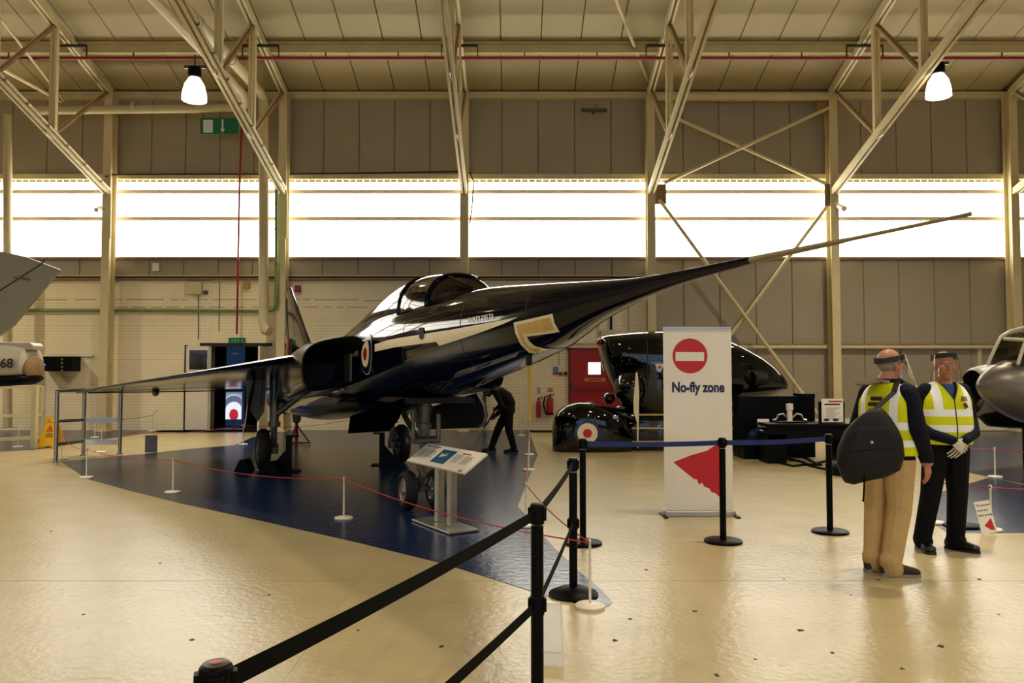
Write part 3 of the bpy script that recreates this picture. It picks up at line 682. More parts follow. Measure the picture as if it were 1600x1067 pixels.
b = MB(); b.prism([(-.08, -.02), (.07, .03), (.0, .02), (.02, .07), (-.03, .03), (-.09, .05)], .001, TM @ Matrix.Translation((-.02, 0, .0140))); b.build('photo_subject', M_cream, pan)
b = MB()
for x0 in (-.46, -.31, .14, .29):
    for r in range(9):
        w = random.uniform(.1, .13); y = .1-r*.022
        b.mat(0); q = onp(x0, y, x0+w, y+.007); b.add(q.v, q.f)
q = onp(-.46, .18, -.2, .205); b.add(q.v, q.f)
tag(b.build('printed_text', mat('pale_text_print', '#8d867c', .6), pan), None, None, None, 'stuff')
onp(.20, .14, .33, .165).build('red_heading', M_inkred, pan); onp(.40, -.235, .45, -.205).build('red_emblem', M_inkred, pan)

# ------------------------------------------------------------------ low white rope posts
PH = .41
post_me = {}
def low_post(px, lab, h=PH, m=None):
    t = thing('rope_post', lab, 'post', fl(*px), 0, 'low white rope posts')
    if not post_me:
        b = MB(); b.lathe([(.01, 0), (.095, 0), (.1, .008), (.1, .018), (.09, .026), (.012, .03)], 28); post_me['b'] = b.mesh('base', M_white, 40)
        b = MB(); b.tube([(0, 0, .02), (0, 0, PH)], .0095, 10); post_me['p'] = b.mesh('pole', M_white, 40)
        b = MB(); 
        b.loft([[Vector((0, .022*math.cos(t)+.006*math.cos(t)*math.cos(u), PH+.02+.022*math.sin(t)*1+.006*math.sin(t)*math.cos(u))) + Vector((.006*math.sin(u), 0, 0)) for u in [2*PI*k/6 for k in range(6)]] for t in [2*PI*i/14 for i in range(15)]], caps=False)
        post_me['e'] = b.mesh('eyelet', M_white, True)
    put('base', post_me['b'], t); put('pole', post_me['p'], t); put('eyelet', post_me['e'], t)
    return t
LPOST = {}
for k, px, lab in (
    ('a', (28, 699), 'low white rope post in front of the grey platform at the tailplane'),
    ('b', (135, 747), 'low white rope post at the blue floor edge near the aluminium railing'),
    ('c', (270, 770), 'low white rope post at the blue floor edge between railing and wing root'),
    ('d', (537, 811), 'low white rope post at the blue floor edge nearest the lectern'),
    ('e', (922, 949), 'low white rope post beside the two tall black barrier posts'),
    ('f', (380, 695), 'low white rope post behind the main gear under the wing'),
    ('g', (238, 674), 'low white rope post by the brick wall beyond the white door'),
    ('h', (148, 684), 'low white rope post behind the white boards of the railing'),
    ('i', (96, 718), 'low white rope post beside the first railing upright'),
    ('j', (158, 707), 'low rope post standing inside the railing on the blue corner'),
    ('k', (815, 681), 'low white rope post against the brick wall behind the mopping person'),
    ('l', (827, 711), 'low white rope post beside the blue floor corner, beyond the mopping person'),
    ('m', (826, 735), 'low white rope post along the blue floor edge, second from the corner'),
    ('n', (822, 823), 'low white rope post partly hidden by the front black barrier post'),
    ('o', (1555, 746), 'low white rope post on blue floor under the grey aircraft nose'),
    ('p', (1549, 829), 'low white rope post carrying the small tilted notice'),
    ('q', (1461, 818), 'low white rope post behind the legs of the man in black trousers')):
    LPOST[k] = low_post(px, lab)
M_cord = mat('red_cord', '#b0202a', .6, var=.1)
def top(k): return LPOST[k].location + Vector((0, 0, PH+.02))
def cord(pts, lab, sag=.03, r=.0055):
    P = []
    for i in range(len(pts)-1):
        a, b = Vector(pts[i]), Vector(pts[i+1]); n = 12
        for j in range(n+(i == len(pts)-2)):
            u = j/n; p = a.lerp(b, u); p.z -= 4*sag*u*(1-u)*min(1.5, (b-a).length/2); P.append(p)
    return tag(MB().tube(P, r, 6).build('rope', M_cord, smooth=True), lab, 'rope')
cord([top('i'), top('b'), top('c'), top('d'), top('e')], 'red cord strung along the front edge of the blue floor', .05)
cord([top('e'), top('n'), top('m'), top('l'), top('k'), fl(560, 676)+Vector((0, 0, PH))], 'red cord strung along the nose side of the blue floor', .03)
cord([top('i'), top('h'), top('g'), at(246, 640, WY-.1)], 'red cord running behind the railing to the brick wall', .04)
cord([top('j'), top('f'), fl(560, 677)+Vector((0, 0, PH))], 'red cord running under the wing towards the tail stand', .08)
cord([fl(1700, 752)+Vector((0, 0, PH)), top('o'), fl(1445, 722)+Vector((0, 0, PH))], 'red cord in front of the grey aircraft nose', .05)
cord([fl(1700, 832)+Vector((0, 0, PH)), top('p'), top('q')], 'red cord through the post with the tilted notice', .02)
cord([top('a'), fl(-60, 700)+Vector((0,0,PH))], 'short red cord leaving the post by the grey platform', .03)

# ------------------------------------------------------------------ tall black barrier posts and belts
def tall_post(p, lab, rz=0, cone=False, name='barrier_post', mid=True, h=.965):
    t = thing(name, lab, 'barrier', p, rz, 'tall black barrier posts')
    b = MB()
    if cone: b.lathe([(.01, 0), (.172, 0), (.176, .012), (.17, .022), (.09, .055), (.045, .066), (.03, .068)], 36)
    else: b.lathe([(.01, 0), (.172, 0), (.176, .006), (.174, .02), (.165, .026), (.03, .028)], 36)
    b.build('base', M_black, t, smooth=40)
    MB().lathe([(.028, .02), (.0295, .03), (.0295, h-.1), (.028, h-.1)], 22).build('tube', M_black, t, smooth=40)
    def cass(z):
        b = MB(); b.lathe([(.02, z-.095), (.0335, z-.09), (.0345, z-.01), (.033, z-.004), (.028, z), (.002, z)], 24)
        for k in range(4):
            a = PI/2*k; b.box((.036*math.cos(a), .036*math.sin(a), z-.045), (.014 if k % 2 == 0 else .03, .03 if k % 2 == 0 else .014, .06))
        return b.build('belt_cassette', M_black, t, smooth=40, bevel=.002)
    c = cass(h)
    if mid: cass(.55)
    MB().lathe([(.002, h), (.027, h), (.0275, h+.002), (.025, h+.0035), (.002, h+.0035)], 24).build('cap', M_metal_d if name != 'barrier_post_near' else M_blackg, t, smooth=40)
    return t
A = Vector((px2x(839, 3.65), 3.66, 0)); Bp = fl(896, 930); Cp = fl(911, 850); Dp = fl(1130, 847); Ep = fl(1297, 832)
Fp = Vector((px2x(345, 1.66), 1.66, 0))
tall_post(A, 'tall black double-belt barrier post with silver top rim, nearest whole post to the camera')
tall_post(Bp, 'tall black double-belt barrier post with domed base beside a white rope post', cone=True)
tall_post(Cp, 'tall black single-belt barrier post holding the roundel end of the blue belt', mid=False)
tall_post(Dp, 'tall black barrier post directly in front of the white no-fly banner', mid=False)
tall_post(Ep, 'tall black barrier post beside the shoulder bag and the black display table', mid=False)
ft = tall_post(Fp, 'tall black barrier post seen only by its red-marked round cap', R(20))
b = MB(); b.lathe([(.002, .9686), (.011, .9686), (.012, .9696), (.002, .97)], 16); b.build('cap_emblem', mat('orange_red_plastic', '#a8431f', .4), ft)
b = MB(); b.bb((-.008, .006, .9686), (.009, .016, .9692)); b.build('cap_mark', mat('pale_red_plastic', '#8a4438', .5), ft)
tall_post(fl(1503, 823), 'tall black barrier post standing behind the man in black trousers', mid=False)
def belt(p, q, z0, z1, m, lab, h=.046):
    p = Vector(p); q = Vector(q); d = (q-p); d.z = 0; L = d.length; d.normalize(); n = Vector((-d.y, d.x, 0))*.0012; N = 16
    a = p+d*.04; c = q-d*.04; rings = []
    for i in range(N+1):
        u = i/N; o = a.lerp(c, u); z = z0+(z1-z0)*u-.012*4*u*(1-u)
        rings.append([(o.x+n.x, o.y+n.y, z-h/2), (o.x+n.x, o.y+n.y, z+h/2), (o.x-n.x, o.y-n.y, z+h/2), (o.x-n.x, o.y-n.y, z-h/2)])
    return tag(MB().loft(rings).build('barrier_belt', m), lab, 'belt')
M_belt = mat('black_webbing', '#020202', .75, var=.2, scale=30, spec=.1)
M_bbelt = mat('blue_webbing', '#14296e', .6, var=.08, scale=30)
ZB1, ZB2 = .92, .505
belt(Fp, A, ZB1, ZB1, M_belt, 'black upper belt from the red-capped post to the silver-rimmed post')
belt(Fp, A, ZB2, ZB2, M_belt, 'black lower belt from the red-capped post to the silver-rimmed post')
belt(A, Bp, ZB1, ZB1, M_belt, 'black upper belt from the silver-rimmed post to the domed-base post')
belt(A, Bp, ZB2, ZB2, M_belt, 'black lower belt from the silver-rimmed post to the domed-base post')
belt(Cp, Dp, ZB1, ZB1, M_bbelt, 'blue barrier belt crossing in front of the roundel wheel fairing and banner')
belt(Dp, Ep, ZB1, ZB1, M_bbelt, 'blue barrier belt running in front of the black display table')

# ------------------------------------------------------------------ no-fly banner
BY = 8.7
bc = at(1091, 806, BY)
bt = thing('roll_up_banner', 'tall white roll-up banner with red no entry symbol and navy words', 'banner', (bc.x, BY, 0))
def P2(x, y, dy=0): 
    p = at(x, y, BY); return (p.x, p.z)
x0, z1 = P2(1036, 513); x1, z0 = P2(1145.5, 803)
b = MB(); b.bb((x0, BY-.002, .06), (x1, BY+.002, z1)); sheet = b.build('sheet', M_paper, bt, w=True)
b = MB(); b.bb((x0-.01, BY-.055, .0), (x1+.02, BY+.055, .065)); b.build('cassette_base', M_metal, bt, w=True, bevel=.012)
b = MB(); b.bb((x0-.03, BY-.16, 0), (x0+.01, BY+.16, .016)); b.build('foot', M_black, bt, w=True); b = MB(); b.bb((x1, BY-.16, 0), (x1+.04, BY+.16, .016)); b.build('foot', M_black, bt, w=True)
b = MB(); b.bb((x0-.002, BY-.009, z1-.004), (x1+.002, BY+.009, z1+.016)); b.build('top_rail', M_metal, bt, w=True)
b = MB(); b.tube([((x0+x1)/2, BY+.03, .05), ((x0+x1)/2, BY+.012, z1)], .01, 8); b.build('rear_pole', M_metal_d, bt, w=True)
cx, cz = P2(1078, 556); rr = 27.3/1226*BY
UP = lambda k: Matrix.Translation((0, BY-.0022-.0008*k, 0)) @ FACE_CAM
M_signred = mat('sign_red', '#c4161c', .5, var=.02)
b = MB(); b.prism([(cx+rr*math.cos(2*PI*i/48), cz+rr*math.sin(2*PI*i/48)) for i in range(48)], .0006, UP(0)); b.build('no_entry_disc', M_signred, sheet, w=False); 
def fixw(o):
    o.parent = bt; I = bt.matrix_basis.inverted()
    for v in o.data.vertices: v.co = I @ v.co
    return o
for o in list(D.objects):
    if o.name == 'no_entry_disc': fixw(o)
b = MB(); xa, za = P2(1055.5, 564); xb, zb_ = P2(1100, 550); b.prism([(xa, za), (xb, za), (xb, zb_), (xa, zb_)], .0006, UP(1)); fixw(b.build('no_entry_bar', M_paper))
tx, tz_ = P2(1049.5, 612); b = text_mb('No-fly zone', .152, Matrix.Translation((tx, BY-.0035, tz_)) @ FACE_CAM, .0004, .0058); 
wid = max(v[0] for v in b.v)-tx; want = P2(1132, 612)[0]-tx; b.v = [(tx+(v[0]-tx)*want/wid, v[1], v[2]) for v in b.v]; fixw(b.build('banner_words', M_navy))
b = MB(); b.prism([P2(*q) for q in [(1052,722),(1080,711),(1105,704),(1122,692),(1132,685),(1133,688),(1127,695),(1125,702),(1124.5,740),(1124,776),(1117,770),(1112,769),(1108,763),(1100,760),(1097,754),(1092,757),(1089,749),(1084,748),(1070,737)]], .0006, UP(0)); fixw(b.build('red_arrow', M_signred))

# ------------------------------------------------------------------ railings by the wing tip
r1, r2, r3 = fl(87, 722), fl(130, 711.5), fl(187, 709.5)
def zat(y, p): return at(800, y, p.y).z
rt = thing('railing', 'low aluminium tube railing with white boards under the wing tip', 'railing', r1)
for p, y in ((r1, 611), (r2, 606), (r3, 606)):
    b = MB(); b.tube([(p.x, p.y, 0), (p.x, p.y, zat(y, p))], .036, 12); b.tube([(p.x, p.y, 0), (p.x, p.y, .02)], .06, 12); b.build('post', M_metal, rt, smooth=40, w=True)
for y1, y2 in ((611, 609), (658, 656), (694, 689)):
    b = MB(); b.bar((r1.x, r1.y, zat(y1, r1)), (r2.x, r2.y, zat(y2, r2)), .05, .05); b.build('rail', M_metal_d, rt, w=True)
b = MB(); b.bar((r2.x, r2.y, zat(608, r2)), (r3.x, r3.y, zat(608, r3)), .05, .05); b.build('rail', M_metal, rt, w=True)
for y in (656.5, 690.5):
    b = MB(); b.bar((r2.x+.05, r2.y-.03, zat(y, r2)), (r3.x-.04, r3.y-.03, zat(y-.5, r3)), .02, .10, (0,0,1)); b.build('white_board', mat('white_board_gloss', '#ffffff', .25, var=0), rt, w=True)
q1, q2 = fl(53, 701), fl(62, 686)
rt2 = thing('access_platform', 'grey platform railing below the numbered aircraft tail', 'railing', q1)
for p, y in ((q1, 604), (q2, 603)):
    b = MB(); b.bb((p.x-.05, p.y-.05, 0), (p.x+.05, p.y+.05, zat(y, p))); b.build('post', M_steel, rt2, w=True)
ql = fl(-110, 706)
for y1, y2, h in ((610, 604, .05), (651, 649, .06), (691, 684, .07)):
    b = MB(); b.bar((ql.x, ql.y, zat(y1, ql)), (q1.x, q1.y, zat(y2, q1)), .06, h); b.bar((q1.x, q1.y, zat(y2, q1)), (q2.x, q2.y, zat(y2-1, q2)), .05, h); b.build('rail', M_steel, rt2, w=True)

# wet floor sign
wp = fl(81, 699)
wt = thing('wet_floor_sign', 'yellow folding wet floor sign beside the railing', 'sign', (wp.x, wp.y, 0), R(4))
M_yel = mat('yellow_plastic', '#f0b404', .4, var=.04)
def leaf(sg):
    Mx = Matrix.Translation((0, sg*.02, .64)) @ Matrix.Rotation(R(sg*13), 4, 'X') @ Matrix.Translation((0, 0, -.64)) @ FACE_CAM
    b = MB(); o = [(-.21, 0), (.21, 0), (.11, .60), (.09, .64), (.05, .64), (.05, .605), (-.05, .605), (-.05, .64), (-.09, .64), (-.11, .60)]
    b.prism([(-.21, 0), (-.08, 0), (-.07, .03), (.07, .03), (.08, 0), (.21, 0), (.115, .55), (-.115, .55)], .014, Mx)
    b.prism([(-.115, .55), (-.06, .55), (-.06, .60), (-.105, .64)], .014, Mx); b.prism([(.06, .55), (.115, .55), (.105, .64), (.06, .60)], .014, Mx); b.prism([(-.105, .60), (.105, .60), (.095, .645), (-.095, .645)], .014, Mx)
    o = b.build('leaf', M_yel, wt)
    if sg < 0:
        G = Mx @ Matrix.Translation((0, 0, .0145))
        b = MB(); 
        T = [(-.075, .33), (.075, .33), (0, .47)]; t2 = [(-.045, .345), (.045, .345), (0, .435)]
        for i in range(3):
            j = (i+1) % 3; b.prism([T[i], T[j], t2[j], t2[i]], .001, G)
        b.prism([(-.01, .352), (.03, .352), (.01, .40), (-.012, .41), (-.02, .38)], .001, G); b.build('warning_triangle', M_signred, o)
        b = MB()
        for k, (w_, y) in enumerate(((.05, .285), (.08, .26), (.07, .235), (.075, .21))): b.prism([(-w_, y), (w_, y), (w_, y+.012), (-w_, y+.012)], .001, G)
        tag(b.build('printed_text', M_ink, o), None, None, None, 'stuff')
        b = MB(); b.prism([(-.1, .525), (.1, .525), (.1, .533), (-.1, .533)], .001, G); b.build('printed_line', M_ink, o)
leaf(-1); leaf(1)
# small board on the blue floor behind the railing
p = fl(236, 706); b = MB(); b.bb((-.12, -.01, 0), (.12, .01, .33)); o = b.build('floor_notice', mat('grey_acrylic', '#6d6878', .4)); o.location = p; tag(o, 'small grey acrylic notice standing on the blue floor under the wing', 'notice')

# clear acrylic sign wedge by the front post
ap = fl(862, 1034)
ac = thing('acrylic_sign_holder', 'clear acrylic wedge sign holder on the floor behind the silver-rimmed post', 'sign holder', ap, R(-12))
M_acr = glass('clear_acrylic', (.95, .95, .94), .03)
MA = Matrix.Translation((0, 0, .0))
b = MB(); b.add([(-.07,-.06,0),(.075,-.06,0),(.045,.03,.31),(-.05,.03,.31),(-.07,-.055,0),(.075,-.055,0),(.045,.035,.31),(-.05,.035,.31)], [(0,1,2,3),(7,6,5,4),(0,4,5,1),(1,5,6,2),(2,6,7,3),(3,7,4,0)]); b.build('front_sheet', M_acr, ac)
b = MB(); b.add([(-.07,.12,0),(.075,.12,0),(.045,.04,.31),(-.05,.04,.31),(-.07,.125,0),(.075,.125,0),(.045,.045,.31),(-.05,.045,.31)], [(0,1,2,3),(7,6,5,4),(0,4,5,1),(1,5,6,2),(2,6,7,3),(3,7,4,0)]); b.build('rear_sheet', M_acr, ac)
b = MB(); b.add([(-.066,-.061,.004),(.071,-.061,.004),(.064,-.040,.068),(-.061,-.040,.068)], [(0,1,2,3)]); b.build('paper_insert', M_paper, ac)
b = MB(); b.bar((.075, -.058, 0), (.045, .032, .31), .004, .004); b.build('edge_glint', M_white, ac)  # white strip imitates light caught along the edge of the clear sheet

# tilted ground crew notice
np_ = fl(1543, 834)
nt_ = thing('floor_notice', 'small white tilted notice with red arrow leaning on a low white post', 'notice', np_, R(0))
NM = Matrix.Translation((0, -.02, 0)) @ Matrix.Rotation(R(-12), 4, 'X') @ Matrix.Rotation(R(9), 4, 'Y') @ FACE_CAM
NM = Matrix.Translation((0, -.03, .012)) @ Matrix.Rotation(R(-10), 4, 'X') @ Matrix.Rotation(R(-8), 4, 'Y') @ FACE_CAM
b = MB(); b.prism([(-.075, 0), (.08, 0), (.08, .31), (-.075, .31)], .003, NM); nb_ = b.build('board', M_paper, nt_)
b = MB()
for k, s in enumerate(('The ground', 'crew are', 'here to help')):
    q = text_mb(s, .0285, NM @ Matrix.Translation((-.064, .262-.048*k, .0035)), .0003, .0006); b.add(q.v, q.f)
b.build('notice_words', M_ink, nb_)
b = MB(); b.prism([(-.03, .075), (.05, .14), (.066, .02), (.045, .03), (.03, .025)], .0006, NM @ Matrix.Translation((0, 0, .0032))); b.build('red_arrow', M_signred, nb_)
# ------------------------------------------------------------------ things on the far wall
def wbox(name, x0, y0, x1, y1, d, m, lab, cat, Y=WY-.03, bevel=.01):
    p = at(x0, y0, Y); q = at(x1, y1, Y); b = MB(); b.bb((p.x, Y-d, q.z), (q.x, Y, p.z)); o = b.build(name, m, bevel=bevel); return tag(o, lab, cat)
M_signgreen = mat('exit_sign_green', '#0d6b4c', .45, var=.04)
# hanging exit sign
es = thing('exit_sign', 'large green exit sign with white door and down arrow, high on the grey panels', 'sign', at(342, 210, 20.9))
def exs(name, pts, k, m): 
    b = MB(); b.prism([(at(x, y, 20.9).x, at(x, y, 20.9).z) for x, y in pts], .04 if k == 0 else .002, Matrix.Translation((0, 20.9-(0 if k == 0 else .0405), 0)) @ FACE_CAM); return b.build(name, m, es, w=True)
M_signwhite = mat('sign_white', '#dfe6dc', .5, var=.02)
exs('sign_board', [(314,210),(373,210),(373,185),(314,185)], 0, M_signgreen); exs('door_symbol', [(318.5,208),(333.5,208),(333.5,188),(318.5,188)], 1, M_signwhite)
exs('arrow_symbol', [(347.3,187),(350,187),(350,202),(352.5,202),(348.7,208),(345,202),(347.3,202)], 1, M_signwhite)
b = MB(); p = at(314, 176, 20.9); 
for x in (318, 368):
    a = at(x, 185, 20.92); c = at(x, 172, 20.92); b.tube([a, c], .01, 6)
b.build('sign_hanger', M_dark, es, w=True)
e2 = thing('exit_sign', 'small green exit sign above the open white double door', 'sign', at(370, 537, WY-.1))
p = at(358, 528, WY-.05); q = at(383, 536.5, WY-.05); b = MB(); b.bb((p.x, WY-.1, q.z), (q.x, WY-.02, p.z)); b.build('sign_board', M_signgreen, e2, w=True)
b = MB(); 
for x in (363, 368, 373, 378): 
    c = at(x, 532, WY-.1); b.bb((c.x-.02, WY-.104, c.z-.04), (c.x+.02, WY-.1, c.z+.04))
b.build('pictograms', mat('sign_pale_green', '#5fae7c', .5), e2, w=True)
# doorway, open leaf, room behind
fr = thing('door_1', 'white framed double doorway in the brick wall, opening into a dark gallery', None, (DX0, WY, 0), 0, None, 'structure')
b = MB(); b.bb((DX0-.08, WY-.06, 0), (DX0, WY+.05, DZ+.06)); b.bb((DX1, WY-.06, 0), (DX1+.08, WY+.05, DZ+.06)); b.mat(1).bb((DX0-.3, WY-.08, DZ), (DX1+.1, WY+.05, DZ+.09)); b.build('door_frame', [M_white, M_dark], fr, w=True)
lx0 = px2x(292, WY-.1)
b = MB(); b.bb((lx0, WY-.14, .02), (DX0-.03, WY-.09, DZ)); leafo = b.build('door_leaf', M_white, fr, w=True)
b = MB(); a = at(296, 547, WY-.15); c = at(323.5, 577, WY-.15); b.bb((a.x, WY-.15, c.z-.0), (c.x, WY-.138, a.z)); b.build('door_glass', M_blackg, fr, w=True)
b = MB(); b.bb((lx0-.04, WY-.15, 0), (lx0, WY-.05, DZ+.03)); b.build('door_edge', M_dark, fr, w=True)
b = MB(); a = at(408, 555, WY-.3); b.bb((DX1-.05, WY-.75, .02), (DX1, WY-.08, DZ-.02)); b.build('door_leaf', M_white, fr, w=True)
rm = MB(); rm.bb((DX0-1.2, WY+TH, -.02), (DX1+1.2, WY+3.8, 0)); rm.bb((DX0-1.2, WY+3.7, 0), (DX1+1.2, WY+3.8, 3)); rm.bb((DX0-1.3, WY+TH, 0), (DX0-1.2, WY+3.8, 3)); rm.bb((DX1+1.2, WY+TH, 0), (DX1+1.3, WY+3.8, 3)); rm.bb((DX0-1.3, WY+TH, 2.9), (DX1+1.3, WY+3.8, 3))
tag(rm.build('wall_gallery', mat('dark_gallery', '#14161c', .4)), 'dark gallery room seen through the open double door', None, None, 'structure')
gy = WY+1.6
gb = thing('gallery_banner', 'tall dark blue printed banner inside the gallery doorway', 'banner', (at(366, 600, gy).x, gy, 0))
a = at(354, 541, gy); c = at(382, 590, gy); b = MB(); b.bb((a.x, gy, .02), (c.x, gy+.03, 2.6)); b.build('sheet', emit('blue_banner_glow', '#2c4468', .3), gb, w=True)  # printed banner is no lamp, emission gives it an added glow
b = MB(); 
for y, w_ in ((551, 5), (572, 8), (576, 7), (580, 8)): 
    p0 = at(367-w_, y, gy); p1 = at(367+w_, y+(3 if y < 560 else 1.5), gy); b.bb((p0.x, gy-.004, p1.z), (p1.x, gy, p0.z))
b.build('printed_line', M_paper, gb, w=True)
gs = thing('roundel_screen', 'lit screen showing a red white and grey roundel inside the gallery', 'screen', (at(366, 650, gy-.3).x, gy-.3, 0))
a = at(353, 613, gy-.3); c = at(377, 655, gy-.3); b = MB(); b.bb((a.x, gy-.3, max(.02, c.z)), (c.x, gy-.26, a.z)); b.build('screen_panel', emit('screen_grey', '#8d93a8', .75), gs, w=True)
rc = at(365.5, 648, gy-.3)
def half(r, k, col, nm, s):
    pts = [(rc.x+r*.78*math.cos(t), rc.z+r*1.0*math.sin(t)) for t in [PI*2*i/28 for i in range(28)]]
    pts = [(min(max(x, a.x), c.x), min(max(z, max(.03, c.z)), a.z)) for x, z in pts]
    b = MB(); b.prism(pts, .002, Matrix.Translation((0, gy-.302-.003*k, 0)) @ FACE_CAM); b.build(nm, emit(nm+'_glow', col, s), gs, w=True)
half(.60, 0, '#c9cdd8', 'outer_rim', .8); half(.56, 1, '#6a7390', 'outer_ring', .7); half(.38, 2, '#e6e8f0', 'white_ring', .9); half(.17, 3, '#c2283c', 'red_centre', .8)
# projector box, panels and small fittings
pb = thing('projector_box', 'black projector box with a blue light on the brick wall', 'projector', at(85, 580, WY-.3))
a = at(59, 557, WY-.5); c = at(111, 580, WY-.5); b = MB(); b.bb((a.x, WY-.5, c.z), (c.x, WY-.03, a.z)); b.build('casing', M_black, pb, w=True, bevel=.01)
for k in range(4):
    p = at(97, 559+k*6, WY-.5); b = MB(); b.bb((p.x-.03, WY-.503, p.z-.06), (p.x+.03, WY-.499, p.z-.01)); b.build('hazard_stripe', mat('dull_yellow_mark', '#7a5e1e', .6), pb, w=True)
p = at(70, 569.5, WY-.5); b = MB(); b.ell(p, (.02, .012, .02)); b.build('status_light', emit('blue_led', '#5a5cff', 2), pb, w=True)
b = MB(); b.bar((a.x+.3, WY-.2, c.z), (a.x+.6, WY-.05, c.z-.35), .1, .06); b.build('wall_arm', M_steel, pb, w=True)
b = MB(); b.bar(at(50, 555.5, WY-.05), at(146, 555.5, WY-.05), .05, .05); tag(b.build('cable_trunking', M_white), 'white cable trunking strip above the projector box', 'trunking')
wbox('junction_box', 290.5, 441, 317, 460, .12, M_steel, 'cream square junction box on the brick wall near the red drop pipe', 'box')
wbox('light_switch', 319, 454, 325, 460, .08, M_metal_d, 'small grey switch beside the cream junction box', 'switch')
wbox('alarm_sounder', 382, 442, 391, 451, .12, mat('dull_yellow_plastic', '#b08a3c', .5), 'small yellow alarm sounder high on the brick wall', 'alarm')
wbox('alarm_sounder', 462, 446, 470, 457, .12, M_red, 'small red alarm sounder beside the tail fin tip', 'alarm')
wbox('wall_sensor', 240, 411, 250, 424, .08, M_white, 'small white square sensor on the panel strip under the glazing', 'sensor')
b = MB(); p = at(928, 172, WY-.3); b.box(p, (.72, .1, .07)); b.tube([p, p+Vector((0, .25, 0))], .03, 8); b.tube([p+Vector((0,0,.03)), p+Vector((.08,.1,.2)), p+Vector((.2,.2,.02))], .01, 6)
tag(b.build('radiant_fitting', M_metal_d), 'dark horizontal bar fitting high on the grey panels', 'fitting')
# security camera on column
sc_ = thing('security_camera', 'small white security camera on the sixth column below the rail', 'camera', at(1316, 325, 20.9))
b = MB(); p = at(1311, 322, 21.05); q = at(1319, 326, 20.7); b.tube([p, q], .075, 12); b.tube([q, q+(q-p).normalized()*.03], .06, 12); b.build('housing', M_white, sc_, smooth=40, w=True)
b = MB(); b.tube([at(1313, 328, 21.0), at(1312, 326, 21.05), at(1308, 322, 21.15)], .025, 8); b.build('mount', M_black, sc_, w=True)
sc_ = thing('security_camera', 'small white camera on the second column below the glazing rail', 'camera', at(152, 327, 20.9))
b = MB(); p = at(158, 325, 21.05); q = at(150, 328, 20.8); b.tube([p, q], .06, 12); b.build('housing', M_white, sc_, smooth=40, w=True)
b = MB(); b.tube([at(157, 326, 21.0), at(163, 326, 21.15)], .02, 8); b.build('mount', M_black, sc_, w=True)
# red fire door
rx0, rx1 = px2x(891, WY), px2x(972, WY); rz1 = zw(547)
rd = thing('door_2', 'bright red fire door with small window and push bar behind the black car', None, (rx0, WY, 0), 0, None, 'structure')
M_reddoor = mat('red_door_paint', '#a8141c', .45, var=.06)
b = MB(); b.bb((rx0-.06, WY-.1, 0), (rx0, WY-.0, rz1+.05)); b.bb((rx1, WY-.1, 0), (rx1+.06, WY, rz1+.05)); b.bb((rx0-.1, WY-.1, rz1), (rx1+.06, WY, rz1+.06)); b.build('door_frame', mat('dark_red_frame', '#6e1414', .5), rd, w=True)
b = MB(); b.bb((rx0, WY-.08, .01), (rx1, WY-.03, rz1)); b.build('door_leaf', M_reddoor, rd, w=True)
a = at(919, 566, WY-.09); c = at(938.5, 585, WY-.09); b = MB(); b.bb((a.x, WY-.09, c.z), (c.x, WY-.078, a.z)); b.build('door_pane', emit('door_daylight', '#e4f0ea', 1.3), rd, w=True)
a = at(913, 590.5, WY-.09); c = at(946, 596, WY-.09); b = MB(); b.bb((a.x, WY-.085, c.z), (c.x, WY-.078, a.z)); ys = b.build('door_notice', mat('amber_notice', '#c98a22', .5, var=.03), rd, w=True)
b = MB(); 
for x in (921, 924, 927, 930, 933, 936, 939): 
    p = at(x, 593.3, WY-.09); b.bb((p.x-.018, WY-.087, p.z-.02), (p.x+.018, WY-.084, p.z+.02))
tag(b.build('printed_text', M_ink, rd, w=True), None, None, None, 'stuff')
b = MB(); b.bar(at(896, 607.5, WY-.15), at(960, 607.5, WY-.15), .03, .03); b.bar(at(896, 597, WY-.13), at(896, 608, WY-.13), .05, .06, (1,0,0)); b.build('push_bar', M_metal_d, rd, w=True)
# extinguishers and notices
def extinguisher(px, yt, yb, r, lab, hose):
    p = at(px, yb, WY-.16); zt = at(px, yt, WY-.16).z; h = zt-p.z
    t = thing('fire_extinguisher', lab, 'extinguisher', p)
    b = MB(); b.lathe([(.01, 0), (r*.95, 0), (r, .03), (r, h*.72), (r*.8, h*.8), (r*.35, h*.84), (r*.3, h*.88)], 18); b.build('cylinder', mat('extinguisher_red', '#a31a1e', .3), t, smooth=40)
    b = MB(); b.bb((-.02, -.02, h*.86), (.02, .02, h*.95)); b.bar((-.02, 0, h*.93), (.13, 0, h*1.0), .025, .02); b.bar((-.02, 0, h*.9), (.12, 0, h*.92), .025, .015); b.build('valve', M_black, t)
    if hose: b = MB(); b.tube([(-.03, 0, h*.9), (-.14, 0, h*.84), (-.17, 0, h*.5), (-.12, 0, h*.1), (-.08, 0, .02)], .02, 8); b.build('hose', M_black, t, smooth=True); MB().lathe([(r*1.01, 0), (r*1.03, .0), (r*1.03, .05), (r*1.01, .05)], 18).build('foot_ring', M_black, t)
    b = MB(); b.bb((-.03, r*.5, h*.5), (.03, .14, h*.6)); b.build('wall_hook', M_black, t)
extinguisher(841.5, 620, 652, .065, 'slim red fire extinguisher on the brick wall, the one without a hose', False)
extinguisher(859, 615, 648, .095, 'stout red fire extinguisher with black hose next to the red door', True)
M_notred = mat('notice_red_white', '#d08a74', .5, var=.1, scale=30)
wbox('wall_notice', 840, 605, 844, 615, .01, M_notred, 'small red and white notice above the slim extinguisher', 'notice', bevel=0)
wbox('wall_notice', 855.5, 605.5, 863.5, 611.5, .01, M_notred, 'small red and white notice above the stout extinguisher', 'notice', bevel=0)
